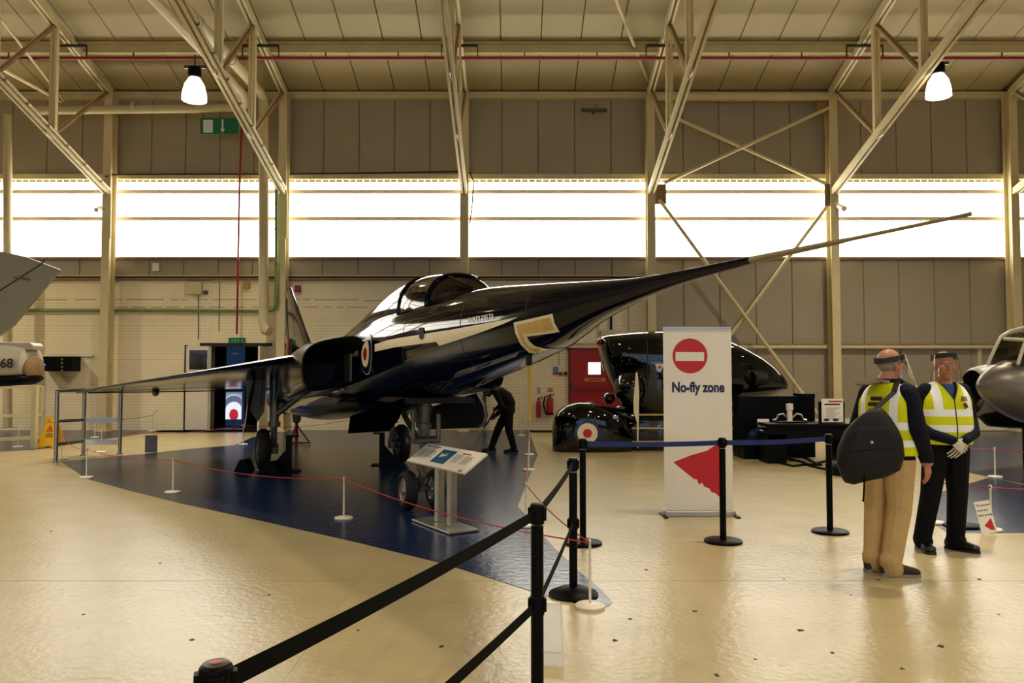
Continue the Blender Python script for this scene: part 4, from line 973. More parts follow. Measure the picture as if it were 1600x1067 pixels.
nb2 = wbox('wall_notice', 864, 573, 872.5, 585, .012, mat('notice_blue', '#5d82b0', .5, var=.15, scale=40), 'small blue and red fire action notice beside the red door', 'notice', bevel=0)
a = at(864, 582.5, WY-.05); c = at(872.5, 585, WY-.05); b = MB(); b.bb((a.x, WY-.045, c.z), (c.x, WY-.041, a.z)); b.build('red_band', M_inkred, nb2)
wbox('call_point', 873.3, 581, 878.5, 586.5, .06, M_red, 'small red fire call point beside the red door', 'call point')
wbox('door_release', 881, 581, 886, 586, .05, M_dark, 'small dark door release box beside the red door', 'switch')
b = MB(); b.tube([at(864.5, 531, WY-.05), at(864.5, 545, WY-.05)], .02, 6)
for pts, lab in (([(845, 545), (874, 545), (874, 570)], 'thin grey conduit on the brick wall above the extinguishers'), ([(935, 490), (935, 537), (890, 537)], 'grey conduit near the red door top'), ([(982, 475), (982, 520)], 'short upright conduit above the black car tip')):
    tag(MB().tube([at(x, y, WY-.05) for x, y in pts], .018, 6).build('wall_conduit', M_pipe, smooth=True), lab, 'conduit')
tag(MB().bb((px2x(953, WY), WY-.1, zw(520)), (px2x(956, WY), WY-.02, zw(488))).build('cable_riser', M_black), 'short black cable riser on the brick wall behind the jet nose', 'cable')
wbox('alarm_box', 938, 515.5, 968, 524, .1, M_steel, 'cream alarm box on the brick wall just over the black car', 'box')
tag(MB().tube([at(757, 596, WY-.08), at(757, 668, WY-.08)], .045, 8).build('grey_riser', M_metal_d, smooth=True), 'grey upright pipe on the brick wall beside the mopping person', 'pipe')
tag(MB().tube([at(310, 445, WY-.04), at(310, 530, WY-.04)], .012, 6).build('wall_cable', M_dark), 'thin dark cable running down beside the red drop pipe', 'cable')
tag(MB().tube([at(343, 440, WY-.04), at(342, 518, WY-.04)], .01, 6).build('wall_cable', M_dark), 'thin dark cable hanging between junction box and red pipe', 'cable')
# dark course lines in the brickwork
for y, x0_, x1_ in ((468, -60, 560), (480, 165, 700), (470, 570, 740)):
    b = MB(); x = x0_
    while x < x1_:
        w_ = random.uniform(8, 40); p = at(x, y, WY-.02); q = at(min(x+w_, x1_), y+random.uniform(-.3, .3), WY-.02); b.bar((p.x, WY-.021, p.z), (q.x, WY-.021, q.z), .006, .016); x += w_+random.uniform(0, 14)
    tag(b.build('mortar_cracks', M_steel_d, wall_back), None, None, None, 'stuff')
# high-bay lamp fittings in view
M_shade = emit('lit_acrylic_shade', (1.0, .9, .68), 3.2)
def bay_light(px, py, Y, lab):
    p = at(px, py, Y); t = thing('high_bay_lamp', lab, 'lamp', p, 0, 'high bay lamps')
    MB().lathe([(.09, .16), (.2, -.02), (.245, -.2), (.255, -.36), (.24, -.37), (.225, -.2), (.18, -.02), (.08, .13)], 28).build('shade', M_shade, t, smooth=40)
    MB().lathe([(.01, .36), (.13, .34), (.14, .14), (.1, .12)], 20).build('gear_housing', M_black, t, smooth=40)
    b = MB(); b.bb((-.22, -.03, .33), (.22, .03, .39)); b.tube([(0, 0, .36), (0, 0, .62)], .02, 8); b.build('bracket', M_metal_d, t)
bay_light(304, 131, 16.45, 'glowing bell-shaped lamp hanging by the third truss, near the green exit sign')
bay_light(1466, 125, 16.45, 'glowing bell-shaped lamp hanging by the sixth truss, above the two men')

# ------------------------------------------------------------------ aircraft tail at the edge of the frame
TY = 17.0
M_grey = mat('grey_aircraft_paint', '#8f8a78', .4, var=.06, scale=2)
M_lgrey = mat('pale_aircraft_paint', '#b7ae98', .38, var=.05)
ta = thing('aircraft_tail', 'pale aircraft tail end with grey tailplane and black number on its side', 'aircraft', (at(-60, 600, TY).x, TY, 0))
def sheetY(name, pts, Y, th, m, parent, dY=None):
    V = []
    for k, (x, y) in enumerate(pts): 
        p = at(x, y, Y+(dY[k] if dY else 0)); V.append(p)
    n = len(V); W = [v+Vector((0, th, 0)) for v in V]; b = MB(); b.add(V+W, [tuple(range(n)), tuple(range(2*n-1, n-1, -1))]+[(i, n+i, n+(i+1) % n, (i+1) % n) for i in range(n)])
    return b.build(name, m, parent, w=True, bevel=.015)
tp = sheetY('tailplane', [(-60,395),(4,393),(40,401),(93,421),(60,460),(20,508),(0,524),(-60,545)], TY-.4, .1, M_grey, ta)
sheetY('elevator_gap', [(-60,491),(-60,494),(68,411),(66,410)], TY-.406, .005, M_dark, ta)
sheetY('hinge_arm', [(20,432),(46,435),(46,438),(20,434)], TY-.44, .03, M_metal_d, ta)
def hullx(x, yt, yb, Y, hd): 
    a_ = at(x, yt, Y); c_ = at(x, yb, Y); zc = (a_.z+c_.z)/2; h = (a_.z-c_.z)/2
    return [(a_.x, Y+hd*math.cos(t), zc+h*math.sin(t)) for t in [2*PI*i/28 for i in range(28)]]
b = MB(); b.loft([hullx(-120, 530, 612, TY, .55), hullx(-20, 532, 602, TY, .5), hullx(30, 536, 600, TY, .47), hullx(50, 540, 597, TY, .44), hullx(53, 548, 590, TY, .35)])
b.build('rear_fuselage', M_lgrey, ta, smooth=50, w=True)
sheetY('spine_fairing', [(-60,533),(46,535),(52,540),(50,546),(-60,545)], TY-.25, .4, M_lgrey, ta)
b = MB(); b.loft([hullx(-120, 583, 614, TY-.02, .56), hullx(-20, 583, 605, TY-.02, .5), hullx(48, 581, 601, TY-.02, .42), hullx(56, 586, 596, TY-.02, .3)]); b.build('black_keel', M_black, ta, smooth=50, w=True)
b = MB(); b.loft([hullx(50, 560, 592, TY, .36), hullx(55, 556, 594, TY, .36), hullx(57, 566, 588, TY, .3)]); b.build('tail_ring', M_steel_d, ta, smooth=50, w=True)
p = at(-1, 573, TY-.52); b = text_mb('68', .28, Matrix.Translation((p.x-.005, TY-.50, p.z-.02)) @ FACE_CAM, .002, .004); b.build('number', M_ink, ta, w=True)

# ------------------------------------------------------------------ grey aircraft nose at the other edge
NY = 13.2
na = thing('aircraft_nose', 'grey aircraft nose with pointed cone, black intake and framed cockpit', 'aircraft', (at(1640, 640, NY).x, NY, 0))
def circ(x, y, rp, Y, n=32, sx=.35): 
    c_ = at(x, y, Y); r = rp/FPX*Y; return [(c_.x+r*sx*math.cos(t)*0+0, c_.y+r*math.cos(t), c_.z+r*math.sin(t)) for t in [2*PI*i/n for i in range(n)]]
b = MB(); b.loft([circ(1525.5, 602, .8, NY), circ(1529, 602, 8, NY), circ(1537, 603, 19, NY), circ(1550, 604, 31, NY), circ(1568, 606, 42, NY), circ(1590, 608, 50, NY), circ(1620, 609, 56, NY), circ(1700, 610, 62, NY)])
b.build('nose_cone', mat('grey_nose_paint', '#746c5e', .32, metal=.35, var=.06), na, smooth=60, w=True)
b = MB(); b.loft([circ(1519, 612, 34, NY+.6), circ(1523, 612, 38, NY+.6), circ(1545, 614, 45, NY+.6), circ(1600, 616, 55, NY+.75), circ(1700, 616, 58, NY+.75)], caps=False)
b.build('intake_cowl', M_grey, na, smooth=60, w=True)
b = MB(); b.loft([circ(1521, 612, 34, NY+.6), circ(1560, 612, 32, NY+.6)], caps=False); b.add(circ(1560, 612, 32, NY+.6), [tuple(range(32))]); b.build('intake_mouth', M_bay, na, smooth=60, w=True)
b = MB(); b.loft([circ(1530, 640, 12, NY+.5), circ(1545, 640, 26, NY+.5), circ(1580, 640, 29, NY+.5), circ(1700, 638, 30, NY+.5)]); b.build('belly_fairing', M_black, na, smooth=60, w=True)
def cseg(name, pts, r, m): 
    b = MB(); b.tube([at(x, y, NY+d) for x, y, d in pts], r, 8); return b.build(name, m, na, smooth=True, w=True)
cseg('canopy_frame', [(1543,570,-.3),(1556,541,-.3),(1564,526,-.28),(1580,517,-.2),(1600,512,-.1),(1640,508,0)], .028, M_lgrey)
cseg('canopy_frame', [(1567,529,-.32),(1600,531,-.4),(1640,533,-.45)], .03, M_lgrey); cseg('canopy_frame', [(1590,570,-.5),(1597,548,-.45),(1603,531,-.42)], .03, M_lgrey)
b = MB(); b.loft([[tuple(at(1546, 570, NY-.3)), tuple(at(1565, 529, NY-.3)), tuple(at(1568, 524, NY+.1)), tuple(at(1546, 570, NY+.3))], [tuple(at(1640, 575, NY-.5)), tuple(at(1640, 533, NY-.45)), tuple(at(1640, 508, NY)), tuple(at(1640, 575, NY+.5))]], caps=False, closed=False)
b.build('canopy_glass', glass('canopy_pale_glass', (.3, .3, .26), .08), na, w=True)
b = MB(); b.ell(at(1606, 560, NY), (.35, .2, .12)); b.build('cockpit_coaming', M_bay, na, smooth=True, w=True)
b = MB(); b.bb((at(1625, 600, NY).x, NY-.2, .0), (at(1690, 600, NY).x, NY+.5, .95)); b.build('nose_trestle', M_black, na, w=True)

# ------------------------------------------------------------------ black streamlined car
CY = 16.8
M_car = mat('black_car_paint', '#040405', .05, var=.05, coat=.3)
M_trim = mat('gold_trim', '#b9984f', .35, metal=.6, var=.1)
car = thing('streamlined_car', 'glossy black teardrop show car with gold side strips and roundel wheel fairing', 'car', (at(1040, 700, CY).x, CY, 0))
def sec(x, yt, yb, hd, Y=CY, n=36, e=.8):
    a_ = at(x, yt, Y); c_ = at(x, yb, Y); zc = (a_.z+c_.z)/2; h = (a_.z-c_.z)/2
    return [(a_.x, Y+hd*math.copysign(abs(math.cos(t))**e, math.cos(t)), zc+h*math.copysign(abs(math.sin(t))**e, math.sin(t))) for t in [2*PI*i/n for i in range(n)]]
def secb(x, yt, yb, hd, Y=CY, n=40):
    a_ = at(x, yt, Y); c_ = at(x, yb, Y); zc = a_.z*.62+c_.z*.38; hu = a_.z-zc; hl = zc-c_.z; out = []
    for t in [2*PI*i/n for i in range(n)]:
        sn, cs = math.sin(t), math.cos(t); out.append((a_.x, Y+hd*math.copysign(abs(cs)**.5, cs), zc+(hu if sn > 0 else hl)*math.copysign(abs(sn)**.55, sn)))
    return out
st = [(934,529,534,.2),(938,526,552,.42),(946,524,580,.6),(956,523,606,.72),(968,521.5,628,.8),(985,520,648,.88),(1010,518.5,660,.94),(1035,518,664,.97),(1065,519,662,.98),(1100,524,655,.96),(1130,533,646,.9),(1155,544,637,.8),(1178,556,628,.68),(1198,569.5,620,.54),(1214,583,614,.38),(1224,594,610,.24),(1230,604,607,.06)]
b = MB(); b.loft([secb(*q) for q in st]); b.build('teardrop_body', M_car, car, smooth=60, w=True)
for x, yt, yb, hd in ((1000, 519, 655, .915),): 
    b = MB(); r0 = secb(x-.8, yt, yb, hd+.004); r1_ = secb(x+.8, yt, yb, hd+.004); b.loft([r0, r1_], caps=False); b.build('body_seam', M_bay, car, w=True)
st = [(958,640,700,.5),(966,634,709,.75),(985,630,713,.85),(1060,630,714,.9),(1130,632,713,.88),(1160,640,708,.7),(1170,650,700,.5)]
b = MB(); b.loft([sec(*q, CY, 36, .5) for q in st]); b.build('lower_body', M_car, car, smooth=60, w=True)
for y in (648, 669, 690):
    b = MB(); p = at(978, y, CY-.9); q = at(1150, y, CY-.9); b.bar((p.x, CY-.875, p.z), (q.x, CY-.905, q.z), .02, .035); b.build('gold_strip', M_trim, car, w=True)
b = MB(); b.ell(at(985, 607, CY-.62), (.34, .45, .42), 24, 14); b.build('headlamp_cowl', M_car, car, smooth=True, w=True)
b = MB(); b.ell(at(951, 622, CY-.75), (.13, .2, .12), 20, 12); b.build('side_lamp', M_car, car, smooth=True, w=True)
b = MB(); b.ell(at(937, 534, CY-.3), (.07, .12, .07), 16, 10); b.build('red_lamp', mat('red_lens', '#7a0c12', .2), car, smooth=True, w=True)
b = MB(); b.prism([(at(x, y, CY-1.05).x, at(x, y, CY-1.05).z) for x, y in ((993.5,581),(996,583),(998.5,612),(998,640),(997,700),(995.5,700),(995,660),(990,645),(989.5,625))], .025, Matrix.Translation((0, CY-1.05, 0)) @ FACE_CAM); b.build('side_blade', M_cream, car, w=True)
st = [(863,664,704,.12),(866,650,707,.22),(873,640,709,.32),(885,632,709.5,.4),(902,627.5,709.5,.44),(922,628,709.5,.44),(944,634,709,.42),(965,645,708,.34),(985,658,706,.2)]
b = MB(); b.loft([sec(*q, 15.95, 32, .62) for q in st]); wf_ = b.build('wheel_fairing', M_car, car, smooth=60, w=True)
b = MB(); b.loft([sec(900,628,640,.2,15.95), sec(930,630,646,.4,16.2), sec(985,640,660,.5,16.4)]); b.build('fairing_strut', M_car, car, smooth=60, w=True)
for k, (rp, m, nm) in enumerate(((20, M_rblue, 'roundel_blue'), (15.8, M_cream, 'roundel_white'), (7, M_signred, 'roundel_red'))):
    c_ = at(918, 677, 15.5); r = rp/FPX*15.5; b = MB(); b.lathe([(.001, 0), (r*.6, 0), (r, -.004), (r, -.02)], 36, Matrix.Translation((c_.x, 15.505-.006*k, c_.z)) @ Matrix.Rotation(PI/2, 4, 'X')); b.build(nm, m, car, w=True)
c_ = at(1030, 575, CY-.93); b = MB(); T = [(-.09, .07), (.09, .07), (0, -.09)]; b.prism(T, .004, Matrix.Translation((c_.x, CY-.97, c_.z)) @ FACE_CAM); b.build('warning_triangle', M_cream, car, w=True)
b = MB(); b.prism([(x*.5, y*.5+.008) for x, y in T], .004, Matrix.Translation((c_.x, CY-.975, c_.z)) @ FACE_CAM); b.build('triangle_red', M_signred, car, w=True)
b = MB(); p = at(962, 652, 15.6); b.box(p, (.11, .01, .07)); b.build('number_badge', mat('pale_badge', '#8a96a8', .4), car, w=True)
b = MB(); p = at(1010, 714, CY-.5); b.bb((at(990, 700, CY).x, CY-.8, 0), (at(1150, 700, CY).x, CY+.6, .12)); b.build('base_shadow', M_black, car, w=True)  # black slab standing in for the shadow under the car

# black display table with engine parts and paper stand
DY = 14.0
dtb = thing('display_table', 'black draped display table beside the streamlined car', 'table', (at(1230, 700, DY).x, DY, 0))
a = at(1198, 662, DY-.3); c = at(1330, 662, DY-.3); tz2 = a.z
b = MB(); b.bb((a.x, DY-.35, tz2-.05), (c.x, DY+.35, tz2)); b.build('table_top', M_black, dtb, w=True, bevel=.008)
b = MB(); b.bb((a.x, DY-.3, .42), (c.x, DY-.27, tz2-.05)); b.build('skirt', M_black, dtb, w=True)
b = MB(); p = at(1200, 724, DY-.3); q = at(1229, 700, DY-.3); b.bb((p.x, DY-.3, 0), (q.x, DY+.2, .5)); b.build('leg', M_black, dtb, w=True); b = MB(); b.bb((c.x-.12, DY-.3, 0), (c.x-.04, DY+.3, .5)); b.build('leg', M_black, dtb, w=True)
bk = at(1150, 660, 14.9); bk2 = at(1268, 617, 14.9)
bo = thing('display_bench', 'long black bench unit behind the display table', 'bench', ((bk.x+bk2.x)/2, 14.9, 0))
b = MB(); b.bb((bk.x, 14.75, 0), (bk2.x, 15.1, bk2.z-.02)); b.build('bench_body', M_black, bo, w=True); b = MB(); p = at(1251, 615, 14.7); q = at(1272, 622, 14.7); b.bb((p.x, 14.65, q.z), (q.x, 15.1, p.z)); b.build('end_block', M_black, bo, w=True)
en = thing('engine_part', 'white cylinder engine part with chrome arms on the display table', 'engine part', (at(1234, 661, DY-.1).x, DY-.1, tz2))
b = MB(); b.lathe([(.01, 0), (.05, 0), (.05, .05), (.045, .06), (.045, .22), (.06, .23), (.06, .34), (.01, .345)], 20); b.build('cylinder', M_white, en, smooth=40)
for sgn in (-1, 1):
    b = MB(); b.tube([(sgn*.04, 0, .08), (sgn*.12, -.02, .16), (sgn*.2, 0, .14), (sgn*.24, 0, .06), (sgn*.3, 0, .05)], .018, 8); b.build('chrome_arm', M_metal, en, smooth=True)
MB().bb((-.22, -.1, 0), (.28, .1, .03)).build('mount_board', M_black, en)
ps = thing('paper_stand', 'white information sheet on a black stand on the display table', 'sign', (at(1301, 664, DY-.2).x, DY-.2, tz2))
b = MB(); p = at(1285, 664, DY-.22); q = at(1318, 623, DY-.22); b.bb((p.x-.05, DY-.19, tz2), (q.x+.03, DY-.17, q.z-.05)); b.build('back_board', M_black, ps, w=True)
b = MB(); b.bb((p.x, DY-.2, tz2+.02), (q.x, DY-.19, q.z)); sh = b.build('sheet', M_paper, ps, w=True)
b = MB()
for k in range(7): b.bb((p.x+.07, DY-.203, q.z-.17-.03*k), (q.x-.06-.05*(k % 3), DY-.2, q.z-.16-.03*k))
tag(b.build('printed_text', mat('grey_print', '#8a847a', .6), ps, w=True), None, None, None, 'stuff')
b = MB(); b.bb((p.x+.12, DY-.203, q.z-.06), (q.x-.02, DY-.2, q.z-.035)); b.build('red_heading', M_inkred, ps, w=True)
b = MB(); b.bb((p.x+.05, DY-.203, q.z-.11), (q.x-.06, DY-.2, q.z-.085)); b.build('dark_heading', M_ink, ps, w=True)
for x in (p.x+.08, p.x+.24): b = MB(); b.ell((x, DY-.2, tz2+.06), (.05, .004, .025)); b.build('printed_picture', M_ink, ps, w=True)
cd = at(1193, 661, 14.2); b = MB(); b.box(cd, (.21, .01, .15), Matrix.Rotation(R(-15), 3, 'X')); o = b.build('name_card', M_paper); tag(o, 'small white name card propped on the black bench', 'card')
b = MB(); b.box(cd+Vector((.02, -.008, .0)), (.12, .004, .03), Matrix.Rotation(R(-15), 3, 'X')); b.build('red_print', M_inkred, o)
b = MB(); p = at(1184, 678, 14.55); b.ell(p, (.17, .1, .10)); b.bb((p.x-.2, 14.45, p.z-.1), (p.x+.2, 14.62, p.z-.03)); tag(b.build('blue_model', mat('blue_gloss', '#12285c', .2), smooth=40), 'blue glossy model car in front of the black bench', 'model')
b = MB(); b.bb((p.x-.3, 14.4, 0), (p.x+.2, 14.7, p.z-.1)); tag(b.build('model_plinth', M_black), 'black plinth under the blue model', 'plinth')
for k, pts in enumerate(([(1228,718),(1250,722),(1268,730),(1290,735)], [(1236,712),(1262,718),(1275,726),(1296,720)], [(1215,724),(1240,730),(1262,727),(1285,728)])):
    tag(MB().tube([fl(x, y)+Vector((0,0,.02)) for x, y in pts], .02, 6).build('floor_cable', M_black, smooth=True), 'black cable lying on the floor below the display table, %s of three' % ('first', 'second', 'third')[k], 'cable')
pp = fl(1335, 741); pl = thing('round_plinth', 'low black oval plinth with a white card behind the shoulder bag', 'plinth', pp)
b = MB(); b.lathe([(.01, 0), (.4, 0), (.42, .04), (.42, .14), (.38, .18), (.01, .18)], 32); b.build('drum', M_black, pl, smooth=40)
MB().bb((-.2, -.2, .18), (.12, .05, .2)).build('card', M_paper, pl)
# ------------------------------------------------------------------ people
M_skin = mat('skin_light', '#b9785a', .5, var=.06, scale=30); M_skin2 = mat('skin_dark', '#3a2016', .5, var=.06, scale=30)
M_jack = mat('navy_cloth', '#0a0d1c', .8, var=.15, scale=25, bump=.15, bscale=40, spec=.2)
M_trou = mat('black_trouser_cloth', '#070708', .85, var=.15, scale=20, bump=.2, bscale=18, spec=.2)
M_beige = mat('beige_chino_cloth', '#c2a06a', .8, var=.06, scale=14, bump=.5, bscale=14, spec=.2)
M_shirt = mat('blue_denim_shirt', '#2a4a86', .75, var=.15, scale=40)
M_hair = mat('grey_hair', '#9c8a72', .7, var=.2, scale=60); M_hair2 = mat('dark_hair', '#15100c', .7, var=.2, scale=60)
M_hiv = mat('hi_vis_yellow', '#d9dc14', .65, var=.05, scale=12, bump=.25, bscale=12, spec=.2); M_refl = mat('silver_reflective_tape', '#fdfdf8', .4, var=0); M_vtrim = mat('dark_vest_trim', '#23262a', .7)
M_glove = mat('white_glove', '#d8cfc0', .75, var=.04, bump=.15, bscale=60)
M_band = mat('charcoal_headband', '#2a2824', .75, var=.15); M_visor = glass('clear_visor', (.96, .96, .94), .05, .05)
M_shoe = mat('black_shoe_leather', '#0a0908', .3, var=.1); M_shoe2 = mat('brown_suede', '#3a2216', .8, var=.15, scale=40); M_sole = mat('grey_sole', '#8a8478', .7)
M_eye = mat('eye_white', '#d8cfc4', .3, var=0); M_pup = mat('eye_dark', '#1c130e', .2, var=0)

def remesh(b, vox, it=4, f=.5):
    me = D.meshes.new('tmp'); me.from_pydata([tuple(v) for v in b.v], [], b.f)
    bm = bmesh.new(); bm.from_mesh(me)
    # orient every closed shell outwards
    bmesh.ops.recalc_face_normals(bm, faces=bm.faces[:]); bm.to_mesh(me); bm.free()
    o = D.objects.new('tmp', me); C.objects.link(o)
    r = o.modifiers.new('r', 'REMESH'); r.mode = 'VOXEL'; r.voxel_size = vox; r.use_smooth_shade = True
    s = o.modifiers.new('s', 'SMOOTH'); s.factor = f; s.iterations = it
    dg = bpy.context.evaluated_depsgraph_get(); dg.update()
    out = D.meshes.new_from_object(o.evaluated_get(dg)); D.objects.remove(o); D.meshes.remove(me); return out
def figure(name, b, vox, parent, mats, rule, it=4):
    me = remesh(b, vox, it); me.name = name
    for m in mats: me.materials.append(m)
    n = len(me.polygons); c = np.empty(n*3, 'f'); me.polygons.foreach_get('center', c); c = c.reshape(n, 3)
    me.polygons.foreach_set('material_index', [rule(*p) for p in c]); me.polygons.foreach_set('use_smooth', [True]*n)
    return put(name, me, parent)
def eloft(b, secs, n=28):
    b.loft([[(cx+rx*math.cos(2*PI*j/n), cy+ry*math.sin(2*PI*j/n), z) for j in range(n)] for z, cx, cy, rx, ry in secs])
def chain(b, pts):
    for (p, r), (q, s) in zip(pts[:-1], pts[1:]): b.cap(p, r, q, s)
def hand(b, wrist, d, pn, ts, curl=.5, s=1.0, curls=None):
    """d finger direction, pn palm normal, ts thumb side"""
    w = Vector(wrist); d = Vector(d).normalized(); pn = Vector(pn); pn = (pn-d*pn.dot(d)).normalized(); t = d.cross(pn)
    if t.dot(Vector(ts)) < 0: t = -t
    for k in range(4):
        u = (.034-.023*k)*s
        b.cap(w+t*u*.7+d*.01*s, .013*s, w+t*u+d*.085*s, .0115*s)
    b.cap(w, .022*s, w+d*.05*s, .02*s)
    Ls = (.038, .043, .040, .031)
    for k in range(4):
        p = w+t*(.037-.0245*k)*s+d*(.086-(.004 if k in (0, 3) else 0))*s; dd = d.copy(); c = curls[k] if curls else curl
        rr = .0086*s
        for j in range(3):
            ax = d.cross(pn).normalized(); dd = (Matrix.Rotation(c*(.7 if j == 0 else 1), 3, ax) @ dd).normalized()
            q = p+dd*Ls[k]*s*(1, .68, .55)[j]; b.cap(p, rr, q, rr*.92, 8); p = q; rr *= .92
    p = w+t*.028*s+d*.022*s; dd = (d*.55+t*.75+pn*.35).normalized(); q = p+dd*.04*s; b.cap(p, .0125*s, q, .011*s, 8); dd = (d*.9+t*.25+pn*.35).normalized(); b.cap(q, .011*s, q+dd*.032*s, .009*s, 8)
def head(b, c, yaw=0, pitch=0, s=1.0):
    M3 = Matrix.Rotation(yaw, 3, 'Z') @ Matrix.Rotation(pitch, 3, 'X'); c = Vector(c)
    P = lambda x, y, z: c+M3 @ Vector((x*s, y*s, z*s))
    def E(p, r, n=18): b.ell(P(*p), [v*s for v in r], n, 12, M3)
    E((0, .012, .03), (.076, .096, .092)); E((0, -.03, -.03), (.064, .068, .075)); E((0, -.045, -.075), (.043, .046, .038)); E((0, -.082, -.092), (.02, .018, .016))
    b.cap(P(0, -.096, .012), .010*s, P(0, -.117, -.024), .0135*s, 10); b.cap(P(-.011, -.103, -.028), .008*s, P(.011, -.103, -.028), .008*s, 8)
    b.cap(P(-.018, -.096, -.055), .0065*s, P(.018, -.096, -.055), .0065*s, 8); b.cap(P(-.016, -.093, -.066), .007*s, P(.016, -.093, -.066), .007*s, 8)
    for g in (-1, 1):
        b.cap(P(g*.014, -.094, .030), .0075*s, P(g*.046, -.084, .029), .007*s, 8); E((g*.044, -.065, -.018), (.022, .026, .022)); E((g*.077, .012, -.005), (.010, .021, .032), 12)
    return P, M3
def eyes(P, M3, parent, s=1.0):
    for g in (-1, 1):
        b = MB(); b.ell(P(g*.031, -.0875, .010), (.0135*s, .011*s, .0085*s), 12, 8, M3); b.mat(1).ell(P(g*.031, -.0965, .010), (.0058*s, .004*s, .0058*s), 10, 6, M3); b.build('eye', [M_eye, M_pup], parent, smooth=True)
def shoe(name, ank, ang, parent, m, sole, L=.285, lace=None):
    T = Matrix.Translation((ank[0], ank[1], 0)) @ Matrix.Rotation(ang, 4, 'Z')
    rows = [(-.085, .028, .012, .055), (-.075, .036, .0, .085), (-.03, .04, 0, .10), (.02, .041, 0, .10), (.07, .045, 0, .078), (.12, .05, 0, .062), (.165, .048, 0, .052), (.19, .036, .004, .042), (.202, .016, .012, .03)]
    b = MB(); rg = []
    for y, w, z0, z1 in rows:
        y *= L/.285; zc = (z0+z1)/2+.004; h = (z1-z0)/2
        rg.append([T @ Vector((w*math.copysign(abs(math.cos(t))**.7, math.cos(t)), -y, .012+zc+h*math.copysign(abs(math.sin(t))**.8, math.sin(t)))) for t in [2*PI*j/20 for j in range(20)]])
    b.loft(rg); o = b.build(name, m, parent, smooth=60)
    b = MB(); out = [(w*1.04, y) for y, w, _, _ in rows]; poly = [(x, -y*L/.285*1.02) for x, y in out]+[(-x, -y*L/.285*1.02) for x, y in out[::-1]]
    b.prism(poly, .024, T); b.build('sole', sole, o)
    if lace:
        b = MB()
        for k in range(3): y = .035+.024*k; b.tube([T @ Vector((-.022, -y, .104-.012*k)), T @ Vector((0, -y, .113-.014*k)), T @ Vector((.022, -y, .104-.012*k))], .004, 6)
        b.build('shoe_laces', lace, o)
def vest(parent, secs, hem, vz, stripes, vx, M=None, name='hi_vis_vest', tilt=0, front_open=True):
    """secs: (z,cx,cy,rx,ry); horizontal stripes [(z0,z1)], vertical stripes |x| in vx"""
    zs = [s[0] for s in secs]; F = [pchip(zs, [s[k] for s in secs]) for k in range(1, 5)]
    cut = sorted(set([hem, hem+.012, zs[-1]]+[z for st_ in stripes for z in st_]+[hem+.02*i for i in range(1, 40) if hem+.02*i < zs[-1]]))
    cut = [z for i, z in enumerate(cut) if i == 0 or z-cut[i-1] > .0015]
    n = 120; b = MB(); V = []
    for z in cut:
        for j in range(n):
            t = 2*PI*(j+.5)/n; V.append(Vector((F[0](z)+F[2](z)*math.copysign(abs(math.cos(t))**.85, math.cos(t)), F[1](z)+F[3](z)*math.copysign(abs(math.sin(t))**.85, math.sin(t)), z)))
    Fs, Ms = [], []
    for i in range(len(cut)-1):
        zc = (cut[i]+cut[i+1])/2
        for j in range(n):
            j2 = (j+1) % n; q = (i*n+j, i*n+j2, (i+1)*n+j2, (i+1)*n+j); c = (V[q[0]]+V[q[1]]+V[q[2]]+V[q[3]])/4; x = c.x-F[0](zc); fr = c.y < F[1](zc)
            m = 0
            if any(a <= zc <= c_ for a, c_ in stripes): m = 1
            elif zc > stripes[-1][1] and vx[0] < abs(x) < vx[1]: m = 1
            if front_open and fr and zc <= vz and abs(x) < .006: m = 2
            Fs.append(q)
    me = D.meshes.new(name); me.from_pydata([tuple(v) for v in V], [], Fs)
    for m in (M_hiv, M_refl, M_vtrim): me.materials.append(m)
    bm = bmesh.new(); bm.from_mesh(me); x0 = F[0](vz); y0 = F[1](vz)
    def cutp(co, no, test):
        fs = [f for f in bm.faces if test(f.calc_center_median())]; es = list({e for f in fs for e in f.edges}); v_ = list({v for f in fs for v in f.verts})
        bmesh.ops.bisect_plane(bm, geom=v_+es+fs, plane_co=co, plane_no=no, dist=1e-5)
    for g in (-1, 1):
        for a in vx: cutp((x0+g*a, 0, 0), (1, 0, 0), lambda c: c.z > stripes[-1][1]-.03)
        if front_open:
            for o_ in (0, .014): cutp((x0+g*o_, 0, vz), (g, 0, -.52), lambda c: c.y < y0 and c.z > vz-.06)
            cutp((x0+g*.006, 0, 0), (1, 0, 0), lambda c: c.y < y0 and c.z < vz+.05)
    kill = []
    for f in bm.faces:
        c = f.calc_center_median(); x = abs(c.x-x0); fr = c.y < y0; f.smooth = True; m = 0
        if any(a <= c.z <= b_ for a, b_ in stripes): m = 1
        elif c.z > stripes[-1][1] and vx[0] < x < vx[1]: m = 1
        if front_open and fr:
            if c.z > vz and x < (c.z-vz)*.52: kill.append(f); continue
            if (c.z > vz-.03 and x < (c.z-vz)*.52+.014) or (c.z <= vz and x < .006): m = 2
        f.material_index = m
    bmesh.ops.delete(bm, geom=kill, context='FACES'); bm.to_mesh(me); bm.free()
    o = put(name, me, parent); so = o.modifiers.new('thick', 'SOLIDIFY'); so.thickness = .006; so.offset = 1; return o
